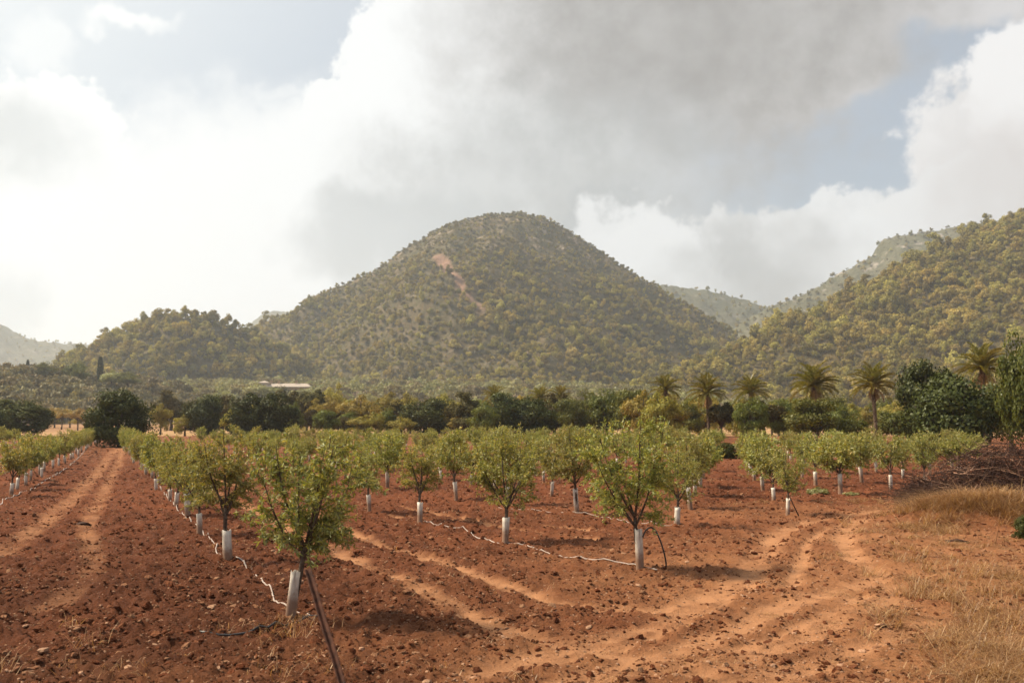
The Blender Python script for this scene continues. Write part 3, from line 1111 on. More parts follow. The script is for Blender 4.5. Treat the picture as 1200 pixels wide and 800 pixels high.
# ------------------------------------------------------------------ mature trees behind the orchard (prototypes are 5 m tall and wide)
def broad(seed, mat, K=70, n=6500, L=0.26, Wd=0.15, crad=0.75, base=0.0, inner=0.55, lo=-0.75, flat=0.8, trunk_h=1.4, tr=0.16):
    r = np.random.default_rng(seed)
    Lf, T = Geo(), Geo()
    zc = base + (5 - base) * 0.52
    cs = clump_crown(Lf, r, (0, 0, zc), (2.1, 2.1, (5 - base) * 0.42), K, n, L, Wd, crad, lo, inner, 0, flat)
    T.tube(bez(np.array([0, 0, -.2]), np.array([.15, .05, trunk_h * .5]), np.array([.05, 0, trunk_h]), 6), np.linspace(tr * 1.3, tr * .8, 6), 8)
    for c in cs[::max(1, len(cs) // 14)]:
        s = np.array([.05, 0, trunk_h * .95])
        T.tube(bez(s, np.array([c[0] * .35, c[1] * .35, (s[2] + c[2]) * .5 + .2]), c, 5), np.linspace(tr * .55, .025, 5), 5, False)
    return T.build('tree_trunk', [M_BARK], True), Lf.build('tree_crown', [mat])


KINDS = {
    'carob': [broad(101, M_CAROB, 90, 12000, .2, .13, .62, -.6, .6, -.98), broad(102, M_CAROB, 80, 11500, .2, .13, .62, -.5, .55, -.98), broad(103, M_CAROB, 60, 11000, .2, .13, .75, -.5, .5, -.98)],
    'citrus': [broad(111, M_CITRUS, 70, 9000, .22, .12, .62, 0, .55, -.9), broad(112, M_CITRUS, 50, 8500, .22, .12, .7, .1, .45, -.9), broad(113, M_CITRUS, 40, 8000, .22, .12, .75, 0, .4, -.9)],
    'yellow': [broad(121, M_YELLOW, 45, 6000, .24, .13, .62, 0, .35, -.9, .8), broad(122, M_YELLOW, 50, 6200, .24, .13, .58, .1, .35, -.9)],
    'brown': [broad(131, M_BROWN, 50, 6200, .25, .15, .6, 1.2, .5, -.5, .7, 1.8), broad(132, M_BROWN, 55, 6500, .25, .15, .6, .3, .5, -.8, .7, 1.4)],
    'rusty': [broad(141, M_ORANGE, 36, 2600, .3, .15, .6, 1.7, .4, -.4, .7, 2.1)],
    'silver': [broad(151, M_SILVER, 40, 3400, .4, .24, .75, 0, .45), broad(152, M_SILVER, 45, 3400, .4, .24, .75, .2, .4)],
}
TREE_NAMES = {'carob': 'carob_tree', 'citrus': 'citrus_tree', 'yellow': 'broadleaf_tree', 'brown': 'holm_oak_tree', 'rusty': 'almond_tree', 'silver': 'olive_tree'}


def put_tree(px, base_py, top_py, width, kind, label, group='mature trees behind the orchard', dist=None, tilt=0.0):
    if dist is None:
        x, y = gnd(px, base_py)
        z = -0.05
    else:
        q = at(px, base_py, dist)
        x, y, z = q
    h = (base_py - top_py) * y / F
    w = width * 1.22 * y / F
    root = link(TREE_NAMES[kind], None, None, (x, y, z), (0, tilt, random.uniform(0, 6.28)), (w / 4.6, w / 4.6, h / 4.9))
    tag(root, label, 'tree', group)
    ms = random.choice(KINDS[kind])
    link('trunk', ms[0], root)
    link('crown', ms[1], root)
    return root


L_CAR, L_CIT = 'dense dark green tree with a rounded crown in the band behind the orchard', 'mid green leafy tree in the band behind the orchard'
L_YEL, L_BRN = 'pale yellow-green airy tree in the band behind the orchard', 'brownish dark tree with a bare trunk in the band behind the orchard'
put_tree(139, 524, 452, 62, 'carob', 'big round dark green tree standing alone at the end of the ploughed strip')
put_tree(22, 512, 468, 66, 'carob', 'wide dark green tree beside the row of rusty leaning trees')
put_tree(-22, 514, 472, 50, 'carob', L_CAR)
for i, (px, bp) in enumerate(((56, 501), (64, 500), (72, 502), (82, 500), (91, 503), (101, 504))):
    put_tree(px, bp, 478 + i % 2 * 2, 18, 'rusty', 'small rusty-green tree with a leaning trunk on the straw-coloured ground', 'rusty leaning trees on the straw field', None, 0.0)
for px, bp, tp, w, k, lab in (
    (188, 508, 472, 24, 'yellow', 'pale green tree beside the big round dark tree'), (205, 506, 476, 16, 'brown', L_BRN),
    (238, 510, 460, 40, 'carob', L_CAR), (262, 508, 464, 30, 'brown', L_BRN), (290, 513, 458, 46, 'carob', L_CAR), (322, 513, 460, 46, 'carob', L_CAR),
    (359, 508, 471, 26, 'brown', L_BRN), (385, 505, 466, 34, 'yellow', L_YEL), (410, 504, 470, 34, 'yellow', L_YEL), (428, 506, 468, 28, 'yellow', L_YEL), (345, 503, 466, 26, 'yellow', L_YEL),
    (392, 502, 448, 28, 'yellow', L_YEL), (445, 505, 468, 30, 'citrus', L_CIT), (462, 506, 466, 24, 'brown', L_BRN), (478, 505, 462, 30, 'yellow', L_YEL),
    (500, 510, 463, 52, 'carob', L_CAR), (520, 506, 466, 30, 'citrus', L_CIT), (548, 511, 460, 44, 'brown', L_BRN), (566, 514, 474, 32, 'citrus', L_CIT),
    (590, 513, 460, 50, 'carob', L_CAR), (622, 513, 462, 50, 'carob', L_CAR), (650, 511, 462, 36, 'brown', L_BRN), (668, 512, 464, 34, 'citrus', L_CIT), (690, 510, 458, 36, 'citrus', L_CIT),
    (712, 512, 455, 40, 'citrus', L_CIT), (738, 513, 452, 42, 'citrus', L_CIT), (765, 513, 462, 38, 'citrus', L_CIT), (788, 516, 468, 40, 'yellow', L_YEL), (808, 514, 470, 34, 'citrus', L_CIT),
    (846, 517, 470, 30, 'brown', 'dark umbrella-crowned tree beside the slim tall palm'), (868, 515, 466, 30, 'yellow', L_YEL), (895, 518, 468, 46, 'brown', L_BRN), (918, 516, 470, 34, 'citrus', L_CIT),
    (951, 522, 462, 58, 'citrus', 'bright green round tree between two palms'), (985, 512, 474, 34, 'citrus', L_CIT), (1000, 522, 486, 32, 'citrus', L_CIT), (1050, 518, 478, 44, 'citrus', L_CIT),
    (1075, 524, 472, 34, 'citrus', L_CIT), (776, 519, 458, 40, 'yellow', L_YEL), (826, 512, 462, 36, 'yellow', L_YEL), (882, 519, 464, 36, 'citrus', L_CIT), (752, 518, 456, 40, 'yellow', L_YEL),
    (1088, 530, 416, 66, 'carob', 'tall dark leafy tree just left of the black-shaded round bush'), (1126, 533, 430, 88, 'carob', 'huge black-shaded dark bush-like tree beside the brush pile'),
    (1150, 520, 440, 44, 'silver', 'grey-green olive-like tree behind the black-shaded bush'), (1185, 530, 440, 56, 'citrus', 'leafy tree beside the black-shaded bush, towards the field corner'),
    (1207, 540, 388, 56, 'citrus', 'tallest leafy tree by the brush pile at the field corner'),
):
    put_tree(px, bp, tp, w, k, lab)
for px in range(216, 1082, 14):
    bp = random.uniform(506, 512)
    put_tree(px + random.uniform(-5, 5), bp, bp - random.uniform(22, 40), random.uniform(22, 34), random.choice(['citrus', 'yellow', 'yellow', 'yellow', 'citrus', 'brown']),
             'low bushy tree with foliage to the ground, filling the band behind the orchard', 'low bushy trees in the band behind the orchard')
# farther band, rising behind
for px, tp, w, k, D in ((200, 458, 40, 'brown', 190), (330, 458, 44, 'brown', 160), (365, 455, 34, 'brown', 170), (300, 470, 40, 'yellow', 140), (420, 462, 44, 'yellow', 150), (455, 462, 40, 'yellow', 160),
                        (520, 460, 40, 'yellow', 150), (700, 462, 40, 'yellow', 150), (780, 458, 46, 'yellow', 150), (820, 462, 46, 'citrus', 150), (870, 466, 46, 'citrus', 140), (920, 464, 40, 'citrus', 150),
                        (985, 465, 44, 'citrus', 140), (1040, 466, 40, 'citrus', 150), (100, 478, 40, 'yellow', 230), (50, 478, 40, 'yellow', 230), (0, 468, 44, 'citrus', 180),
                        (250, 462, 40, 'citrus', 160), (560, 466, 46, 'citrus', 160), (610, 466, 46, 'yellow', 165), (650, 466, 46, 'citrus', 160), (745, 466, 46, 'yellow', 160)):
    put_tree(px, 487 + CAM_H * F / D, tp, w, k, {'brown': 'wide brown-green tree farther back, rising above the band of dark trees', 'yellow': 'pale yellow-green tree farther back, showing over the band of dark trees',
                                                 'citrus': 'mid green tree farther back, showing between the band of dark trees'}[k], 'trees of the second band behind the orchard', None)
for px, tp, w in ((312, 452, 24), (350, 455, 20), (300, 450, 26)):
    put_tree(px, 468, tp, w, 'silver', 'pale olive-like tree partly hiding the long low farmhouse', 'pale trees around the farmhouse', 440)

# a low dark shrub and tufts on the field
def shrub(px, py, w, h, kind, label, cat='shrub'):
    x, y = gnd(px, py)
    ms = random.choice(KINDS[kind])
    root = link('shrub', None, None, (x, y, -.05), (0, 0, random.uniform(0, 6)), (w / 4.6, w / 4.6, h / 4.9))
    tag(root, label, cat)
    link('stem', ms[0], root)
    link('foliage', ms[1], root)


shrub(851, 538, 2.0, 1.1, 'carob', 'low dark shrub at the field edge in front of the dark umbrella-crowned tree')
shrub(959, 581, 0.75, 0.34, 'silver', 'small grey-green weed tuft on red soil near the leaning stick tree')
shrub(998, 583, 0.5, 0.25, 'silver', 'tiny grey-green weed tuft on red soil beside a white guard')
shrub(1203, 634, 0.55, 0.6, 'carob', 'small dark green bush at the dry grass edge')

# ------------------------------------------------------------------ palms
def frond_mesh(seed, L=2.6):
    r = np.random.default_rng(seed)
    g = Geo()
    n = 26
    pts = bez(np.array([0, 0, 0]), np.array([L * .55, 0, L * .18]), np.array([L, 0, -L * .22]), n)
    g.tube(pts, np.linspace(.035, .006, n), 4, False)
    P, D, LL = [], [], []
    for i in range(3, n):
        t = i / n
        for s in (-1, 1):
            for k in (0, .5):
                P.append(pts[i] + (pts[min(i + 1, n - 1)] - pts[i]) * k)
                D.append(np.array([.75, s * .85, .28 + r.normal() * .1]))
                LL.append(.62 * math.sin(math.pi * (0.12 + 0.85 * t)) ** .6 * r.uniform(.85, 1.1))
    P, D, LL = np.array(P), np.array(D), np.array(LL)
    N = len(P)
    D /= np.linalg.norm(D, axis=1)[:, None]
    S = np.cross(D, [0, 0, 1.0])
    S /= np.linalg.norm(S, axis=1)[:, None]
    v = np.stack([P, P + D * LL[:, None] * .4 + S * .035, P + D * LL[:, None] + [0, 0, -.08], P + D * LL[:, None] * .4 - S * .035], 1).reshape(-1, 3)
    g.add(v, np.arange(N)[:, None] * 4 + np.array([[0, 1, 2, 3]]))
    return g.build('palm_frond', [M_FROND])


FRONDS = [frond_mesh(i) for i in range(3)]
DEAD_FROND = frond_mesh(9)
DEAD_FROND.materials.clear()
DEAD_FROND.materials.append(M_STRAW)


def palm(px, base_py, top_py, label, D=None, nf=44, size=1.0):
    if D is None:
        x, y = gnd(px, base_py)
    else:
        q = at(px, 480, D)
        x, y = q[0], q[1]
    top = CAM_H + (487 - top_py) * y / F       # tip of the crown
    size *= 0.78
    hub = max(top - 2.1 * size, 0.8)
    root = link('palm_tree', None, None, (x, y, -.1))
    tag(root, label, 'palm tree', 'palms behind the orchard')
    g = Geo()
    k = 26
    zz = np.linspace(0, hub, k)
    rad = .19 + .025 * (np.arange(k) % 2) + .07 * np.exp(-zz / .4) + .08 * np.exp(-((zz - hub) / .5) ** 2)
    g.tube(np.stack([.06 * np.sin(zz), 0 * zz, zz], 1), rad * size, 10)
    link('trunk', g.build('palm_trunk', [M_PALM]), root)
    for i in range(nf):
        f = i / nf
        up = R(82 - 105 * f ** 0.9 + random.uniform(-7, 7))
        a = i * 2.39996 + random.uniform(-.2, .2)
        M = Matrix.Translation((.06 * math.sin(hub), 0, hub)) @ Matrix.Rotation(a, 4, 'Z') @ Matrix.Rotation(-up, 4, 'Y') @ Matrix.Scale(size * random.uniform(.85, 1.1), 4)
        fo = link('frond', FRONDS[i % 3], root)
        fo.matrix_local = M
    for i in range(10):
        a, up = random.uniform(0, 6.28), R(random.uniform(-78, -40))
        fo = link('dead_frond', DEAD_FROND, root)
        fo.matrix_local = Matrix.Translation((.06 * math.sin(hub), 0, hub - .15)) @ Matrix.Rotation(a, 4, 'Z') @ Matrix.Rotation(-up, 4, 'Y') @ Matrix.Scale(size * random.uniform(.45, .75), 4)


palm(830, 517, 441, 'slim tall palm beside the dark umbrella-crowned tree')
palm(1026, 523, 428, 'palm with a long bare trunk in front of a red earth bank')
palm(955, 515, 428, 'palm with a wide crown rising over the bright green round tree', 92, 46, 1.15)
palm(781, 515, 440, 'palm with orange frond bases rising over the pale trees', 105, 36, 0.9)
palm(881, 515, 441, 'palm half hidden by trees between the slim palm and the wide-crowned palm', 105, 40, 1.0)
palm(1153, 520, 405, 'palm rising behind the black-shaded bush and the olive-like tree', 80, 40, 1.1)
palm(580, 515, 452, 'small distant palm showing over the round dark trees', 140, 30, 1.0)
palm(634, 515, 453, 'distant palm at the edge of the dark trees, one of a close pair', 140, 30, 1.0)
palm(657, 515, 452, 'distant palm of a close pair, next to the brown-green trees', 145, 30, 0.95)

# ------------------------------------------------------------------ pines and hillside woods
def pine_mesh(seed, mat=M_PINE, n=1100, H=8.0, w=3.2, L=0.8, Wd=0.52, lo=-0.55, K=22, crad=1.3):
    r = np.random.default_rng(seed)
    g = Geo()
    clump_crown(g, r, (0, 0, H * .56), (w, w, H * .38), K, n, L, Wd, crad, lo, .5, 0, .7)
    nl = g.n // 4
    g.tube(np.array([[0, 0, -1.0], [.1, 0, H * .3], [0, .1, H * .6]]), [.2, .16, .08], 5, False)
    me = g.build('pine', [mat, M_BARK])
    idx = np.zeros(len(me.polygons), np.int32)
    idx[nl:] = 1
    me.polygons.foreach_set('material_index', idx)
    return me


PINES = [pine_mesh(201 + i, H=h_, w=w_, lo=lo_, K=k_, crad=c_) for i, (h_, w_, lo_, k_, c_) in enumerate(((9.5, 3.0, -.6, 16, 1.35), (8.0, 3.6, -.5, 12, 1.6), (10.5, 2.7, -.8, 14, 1.3), (7.0, 3.2, -.5, 9, 1.7), (8.8, 3.3, -.7, 11, 1.5), (11, 2.4, -.9, 12, 1.25)))]
SHRUBS = [pine_mesh(211, M_SCRUB, 260, 2.2, 1.6, .55, .38, -.3, 12, .6), pine_mesh(212, M_SCRUB, 260, 2.8, 1.5, .55, .38, -.3, 12, .6)]
SILV = [pine_mesh(221, M_SILVER, 420, 5.5, 2.8, .7, .45, -.6, 20, 1.0), pine_mesh(222, M_SCRUB, 420, 5.0, 3.0, .7, .45, -.6, 20, 1.0)]


def hill_points(key, n, spacing, seed, dens=None, margin=0.62, front=1.0, backw=0.12):
    """blue-noise-ish points on the visible side of a hill"""
    r = np.random.default_rng(seed)
    hf, xs, yc, hc, slope, bare = HILLS[key]
    x = r.uniform(xs[0], xs[-1], n)
    H = np.interp(x, xs, hc)
    W = np.maximum(H, 6) / slope
    y = np.interp(x, xs, yc) - W * r.uniform(-backw, front, n)
    keep = r.random(n) < (W / W.max())
    keep &= np.abs(x / y) < margin
    x, y = x[keep], y[keep]
    z, d, W, H = hf(x, y)
    k = z > 0.2
    if dens is not None:
        k &= r.random(len(x)) < dens(x, y, z, d, W, H)
    x, y, z = x[k], y[k], z[k]
    cell, out = {}, []
    for i in range(len(x)):
        c = (int(x[i] // spacing), int(y[i] // spacing))
        ok = True
        for a in (-1, 0, 1):
            for q in (-1, 0, 1):
                for j in cell.get((c[0] + a, c[1] + q), ()):
                    if (x[i] - x[j]) ** 2 + (y[i] - y[j]) ** 2 < spacing * spacing:
                        ok = False
        if ok:
            cell.setdefault(c, []).append(i)
            out.append(i)
    return np.stack([x[out], y[out], z[out]], 1)


def zrot(n, r=rng, tilt=.06):
    return np.stack([r.normal(size=n) * tilt, r.normal(size=n) * tilt, r.uniform(0, 6.28, n)], 1)


def cen_dens(x, y, z, d, W, H):
    sc, _ = central_bare(x, y, d, W, H, z)
    k = np.where(z > 165, 0.16, np.where(z > 130, 0.5, 1.0))
    patch = np.clip(0.95 + 1.2 * fbm(x / 60, y / 60, 3, 77), 0.15, 1)
    return k * patch * (sc < .03)


# nearest hillside: 260 individual pines that show largest, the rest one wood
pn = hill_points('near', 110000, 4.7, 1, lambda x, y, z, d, W, H: np.clip(0.85 + 0.9 * fbm(x / 50, y / 50, 3, 78), 0.15, 1) * np.where(z > 150, .55, 1))
px_ = 600 + F * pn[:, 0] / pn[:, 1]
vis = np.where((px_ > 700) & (px_ < 1200))[0]
order = vis[np.argsort(pn[vis, 1])]
ind = order[::1][:260]
rest = np.setdiff1d(np.arange(len(pn)), ind)
PROTO_PINES = []
for k, i in enumerate(ind):
    s = random.uniform(.8, 1.4)
    o = link('pine_tree', PINES[k % 6], None, pn[i] - [0, 0, .3], (0, 0, random.uniform(0, 6.28)), (s * random.uniform(.9, 1.15), s, s))
    tag(o, 'round-crowned olive-green pine on the foot of the thickly wooded slope behind the palms', 'pine tree', 'pines on the foot of the wooded slope behind the palms')
    if k < 6:
        PROTO_PINES.append(o)
w1 = scatter('pine_wood', pn[rest] - [0, 0, .3], np.clip(np.exp(rng.normal(size=len(rest)) * .32 - .18), .4, 1.7) * (1 + .35 * fbm(pn[rest, 0] / 45, pn[rest, 1] / 45, 2, 91)), zrot(len(rest)), PROTO_PINES)
tag(w1, 'dense olive-green pine wood covering the sunlit slope behind the palms', 'wood', kind='stuff')
pc = hill_points('central', 140000, 4.6, 2, cen_dens)
w2 = scatter('pine_wood', pc - [0, 0, .4], np.clip(np.exp(rng.normal(size=len(pc)) * .33 - .42), .25, 1.3) * np.interp(pc[:, 2], [90, 180], [1, .5]) * (1 + .35 * fbm(pc[:, 0] / 50, pc[:, 1] / 50, 2, 92)), zrot(len(pc)), PROTO_PINES)
tag(w2, 'hazy pine wood thinning out towards the bare summit of the tallest hill', 'wood', kind='stuff')
pl = hill_points('left', 50000, 4.6, 3, lambda x, y, z, d, W, H: np.clip(.95 + .8 * fbm(x / 50, y / 50, 3, 79), .2, 1))
w3 = scatter('pine_wood', pl - [0, 0, .4], np.clip(np.exp(rng.normal(size=len(pl)) * .32 - .35), .3, 1.3), zrot(len(pl)), PROTO_PINES)
tag(w3, 'brownish-green pine wood on the low rounded hill beside the tallest hill', 'wood', kind='stuff')
far = []
for k, sp, n, se in (('ridge', 12, 6000, 4), ('valley', 12, 5000, 5), ('far_left', 15, 5000, 6)):
    far.append(hill_points(k, n, sp, se, lambda x, y, z, d, W, H: np.where(z > 185, .2, .9)))
pf = np.concatenate(far)
w4 = scatter('pine_wood', pf - [0, 0, .5], rng.uniform(.6, 1.1, len(pf)), zrot(len(pf)), PROTO_PINES)
tag(w4, 'thin dark pine wood on the far ridges behind the valley', 'wood', kind='stuff')

# scrub: undergrowth on the hills and the heath on the left slope (prototypes are bushes of that slope)
ps = hill_points('slope', 9000, 3.4, 8, lambda x, y, z, d, W, H: np.where(z > .5, .9, .3))
PS_PROTO = []
so_ = ps[np.argsort(np.abs(600 + F * ps[:, 0] / ps[:, 1] - 60))]
for k in range(2):
    o = link('heath_bush', SHRUBS[k], None, so_[k], (0, 0, k), (1.3, 1.3, 1.2))
    tag(o, 'low greyish-brown heath bush on the scrubby slope below the pink-walled house', 'bush', 'bushes on the scrubby slope')
    PS_PROTO.append(o)
hs = scatter('heath', ps, rng.uniform(.8, 2.6, len(ps)), zrot(len(ps)), PS_PROTO)
tag(hs, 'greyish-brown heath and low scrub covering the slope below the pink-walled house', 'scrub', kind='stuff')
pu = np.concatenate([hill_points('central', 30000, 5.0, 9, lambda x, y, z, d, W, H: np.where(z > 110, .8, .35) * (central_bare(x, y, d, W, H, z)[0] < .1)),
                     hill_points('near', 12000, 6.0, 10, lambda x, y, z, d, W, H: np.where(z > 130, .8, .5)), hill_points('left', 5000, 7, 11), hill_points('ridge', 5000, 10, 12)])
us = scatter('undergrowth', pu, rng.uniform(.6, 1.5, len(pu)), zrot(len(pu)), PS_PROTO)
tag(us, 'brown undergrowth and bushes between the pines on the hills', 'scrub', kind='stuff')

# pale trees at the foot of the hills
pfz = hill_points('foot', 5200, 6.0, 13, None, .6, .75)
r_ = np.random.default_rng(5)
pxf = 600 + F * pfz[:, 0] / pfz[:, 1]
order = np.argsort(pfz[:, 1])
pyf = 487 - F * (pfz[:, 2] + 4 - CAM_H) / pfz[:, 1]
cand = [i for i in order if 150 < pxf[i] < 780 and pyf[i] < 461]
FT = []
for k, i in enumerate(cand[:120]):
    s = random.uniform(.8, 1.6)
    o = link('olive_tree', SILV[k % 2], None, pfz[i] - [0, 0, .2], (0, 0, random.uniform(0, 6)), (s, s, s * random.uniform(.85, 1.2)))
    tag(o, 'pale grey-green rounded tree on the low ground at the foot of the tallest hill', 'tree', 'pale trees at the foot of the tallest hill')
    if k < 2:
        FT.append(o)
rs = [i for i in range(len(pfz)) if i not in set(cand[:120])]
fs = scatter('grove', pfz[rs] - [0, 0, .2], rng.uniform(.6, 1.3, len(rs)), zrot(len(rs)), FT)
tag(fs, 'mass of pale grey-green groves along the foot of the hills', 'grove', kind='stuff')

# single trees and cypresses on the left slope
def cypress(px, bp, tp, D, label):
    g = Geo()
    r = np.random.default_rng(px)
    H = (bp - tp) * D / F
    n = 900
    t = r.random(n)
    a = r.uniform(0, 6.28, n)
    rad = H * .105 * np.sin(np.pi * np.clip(t * .93 + .07, 0, 1)) ** .6 * r.uniform(.6, 1, n)
    P = np.stack([np.cos(a) * rad, np.sin(a) * rad, t * H * .96 + .2], 1)
    g.leaves(P, np.stack([np.cos(a) * .4, np.sin(a) * .4, np.ones(n)], 1), H * .09, H * .04, r)
    T = Geo()
    T.tube(np.array([[0, 0, -1.0], [0, 0, H * .5], [0, 0, H * .85]]), [.15, .1, .04], 6)
    q = at(px, bp, D)
    root = link('cypress_tree', None, None, q)
    tag(root, label, 'cypress tree')
    link('trunk', T.build('cypress_trunk', [M_BARK], True), root)
    link('crown', g.build('cypress_crown', [M_CYP]), root)


cypress(117, 449, 419, 420, 'tallest slim dark cypress among the trees on the scrubby slope')
cypress(32, 440, 422, 424, 'small slim cypress beside the pink-walled house on the skyline')
cypress(74, 449, 437, 418, 'short stubby cypress below the dark round trees on the scrubby slope')
for px, bp, tp, w, k, lab in ((52, 446, 424, 22, 'citrus', 'round dark tree on the skyline beside the pink-walled house'), (57, 449, 433, 26, 'brown', 'grey-brown bushy tree below the round skyline tree'),
                              (92, 449, 424, 22, 'citrus', 'dark green tree left of the tallest cypress'), (82, 449, 427, 16, 'citrus', 'narrow dark green tree among the group near the tallest cypress'),
                              (12, 445, 433, 20, 'brown', 'brown bushy tree partly hiding the pink-walled house'), (130, 452, 434, 22, 'silver', 'pale tree just right of the tallest cypress'),
                              (150, 453, 436, 26, 'citrus', 'mid green tree near the foot of the low rounded hill')):
    q = at(px, bp, 410)
    put_tree(px, bp, tp, w, k, lab, 'trees on the scrubby slope', 410)

# ------------------------------------------------------------------ houses
def box(g, x0, x1, y0, y1, z0, z1):
    v = [(x, y, z) for z in (z0, z1) for y in (y0, y1) for x in (x0, x1)]
    g.add(v, [[0, 2, 3, 1], [4, 5, 7, 6], [0, 1, 5, 4], [1, 3, 7, 5], [3, 2, 6, 7], [2, 0, 4, 6]])


def hip_roof(g, x0, x1, y0, y1, z, h, ov=.6, hip=2.5):
    x0, x1, y0, y1 = x0 - ov, x1 + ov, y0 - ov, y1 + ov
    ym = (y0 + y1) / 2
    v = [(x0, y0, z), (x1, y0, z), (x1, y1, z), (x0, y1, z), (x0 + hip, ym, z + h), (x1 - hip, ym, z + h),
         (x0, y0, z - .2), (x1, y0, z - .2), (x1, y1, z - .2), (x0, y1, z - .2)]
    g.add(v, [[0, 1, 5, 4], [2, 3, 4, 5], [6, 7, 1, 0], [7, 8, 2, 1], [8, 9, 3, 2], [9, 6, 0, 3], [9, 8, 7, 6]], [[1, 2, 5], [3, 0, 4]])


def house(px, bp, D, rz, label, parts, windows, chim, name='farmhouse'):
    q = at(px, bp, D)
    root = link(name, None, None, q, (0, 0, rz))
    tag(root, label, 'house')
    for (x0, x1, y0, y1, hw, hr, wm) in parts:
        g = Geo()
        box(g, x0, x1, y0, y1, -4, hw)
        link('wall', g.build('house_wall', [wm]), root)
        g = Geo()
        hip_roof(g, x0, x1, y0, y1, hw + .2, hr)
        link('roof', g.build('house_roof', [M_ROOF]), root)
    for (x, y, z, w, h) in windows:
        g = Geo()
        box(g, x - w / 2, x + w / 2, y - .06, y + .1, z, z + h)
        wi = link('window', g.build('house_window', [M_SHUT]), root)
        g = Geo()
        box(g, x - w / 2 - .15, x + w / 2 + .15, y - .16, y - .01, z - .22, z - .02)
        link('sill', g.build('window_sill', [M_WALL2]), wi)
    for (x, y, z) in chim:
        g = Geo()
        box(g, x - .5, x + .5, y - .4, y + .4, z - 1, z + .9)
        box(g, x - .65, x + .65, y - .55, y + .55, z + .9, z + 1.1)
        link('chimney', g.build('house_chimney', [M_WALL]), root)


house(334, 462, 470, 0.10, 'long low farmhouse with tiled roof and small tower among pale trees',
      [(-7.5, 12, -4, 4, 3.3, 1.7, M_WALL), (-11.5, -7.6, -3.5, 3, 5.2, 1.0, M_WALL2)],
      [(-5, -4, 1.0, 1.0, 1.3), (-1.5, -4, 1.0, 1.0, 1.3), (2, -4, 1.0, 1.0, 1.3), (5.5, -4, 1.0, 1.0, 1.3), (9, -4, .9, 1.0, 1.3), (-9.6, -3.5, 3.2, 1.0, 1.2)],
      [(-6.4, 0, 5.4), (-3, 0, 5.3), (5.2, 0, 5.3)])
house(10, 446, 428, 0.2, 'pink-walled house half hidden by bushes on top of the scrubby slope',
      [(-8, 3, -3, 3, 3.6, 1.0, M_WALL2), (3.1, 6.5, -2.5, 2.5, 2.6, .8, M_WALL)], [(-5, -3, 1.4, .9, 1.2), (-1, -3, 1.4, .9, 1.2), (4.8, -2.5, .9, .9, 1.2)], [(1.5, 0, 4.8)], 'country_house')

# ------------------------------------------------------------------ hoses, stick, post
def ground_line(pixels, rad, lift=0.02, step=0.12, wob=0.0, seed=0):
    P = np.array([gnd(*p) for p in pixels])
    L = np.concatenate([[0], np.cumsum(np.hypot(*np.diff(P, axis=0).T))])
    s = np.arange(0, L[-1], step)
    # smooth
    x, y = np.interp(s, L, P[:, 0]), np.interp(s, L, P[:, 1])
    k = np.hanning(7)
    k /= k.sum()
    if len(x) > 12:
        x[3:-3], y[3:-3] = np.convolve(x, k, 'valid'), np.convolve(y, k, 'valid')
    x = x + wob * perlin(s * 1.1, s * 0 + seed, 5)
    y = y + wob * perlin(s * 1.1, s * 0 + seed + 9, 6)
    z = field_z(x, y) + lift
    z = np.maximum(z, np.convolve(np.pad(z, 2, mode='edge'), np.ones(5) / 5, 'valid'))
    return np.stack([x, y, z], 1)


def hose(pixels, rad, mat, label, wob=0.0, seed=0, lift=0.007, name='irrigation_hose'):
    g = Geo()
    g.tube(ground_line(pixels, rad, lift, 0.12, wob, seed), rad, 7)
    tag(link(name, g.build(name, [mat], True)), label, 'hose', 'irrigation hoses on the red soil')


hose([(186, 571), (199, 588), (208, 600), (222, 610), (236, 623), (246, 632), (250, 637), (257, 640), (251, 648), (254, 652), (264, 658), (284, 660), (290, 672), (305, 684), (316, 697), (321, 710), (335, 717),
      (350, 721), (362, 723), (369, 726)], .011, M_HOSE, 'kinked white irrigation hose along the row of guards to the rusty post', 0.03)
hose([(233, 747), (255, 747), (285, 745), (315, 740), (345, 733), (362, 729), (370, 726)], .015, M_BLACK, 'short black hose end lying in front of the leaning white guard', 0.02, 3)
hose([(497, 613), (515, 617), (540, 620), (565, 630), (588, 635), (612, 636), (630, 645), (665, 654), (700, 660), (740, 664), (760, 668), (772, 671)], .011, M_HOSE,
     'grey irrigation hose between three guards ending at the black hose loop', 0.05, 5)
hose([(585, 597), (605, 598), (640, 602), (690, 607), (720, 611), (745, 614), (792, 618)], .008, M_HOSE, 'thin grey hose half buried in red soil across the middle of the orchard', 0.06, 7)
p0 = gnd(8, 584)
hose([(0, 594), (8, 586), (26, 580), (40, 573), (60, 561), (80, 548), (95, 534), (108, 519)], .014, M_HOSE, 'pale hose along the guards at the left edge of the ploughed strip', 0.04, 9)
# the looping black hose
bx, by = gnd(750, 668)
y_ = by - .12
ctrl = np.array([at(*c) for c in ((753, 629, y_), (757, 620, y_), (763, 617, y_), (769, 622, y_), (775, 636, y_), (779, 650, y_), (781, 662, y_ + .05), (779, 669, y_ + .1), (771, 671, y_ + .05))])
g = Geo()
tt = np.linspace(0, len(ctrl) - 1, 50)
pp = np.stack([np.interp(tt, np.arange(len(ctrl)), ctrl[:, k]) for k in range(3)], 1)
kk = np.hanning(9)
kk /= kk.sum()
for k in range(3):
    pp[4:-4, k] = np.convolve(pp[:, k], kk, 'valid')
pp[:, 2] = np.maximum(pp[:, 2], .015)
g.tube(pp, .014, 7)
tag(link('hose_loop', g.build('hose_loop', [M_BLACK], True)), 'black hose looping from a trunk down to the soil beside its guard', 'hose', 'irrigation hoses on the red soil')
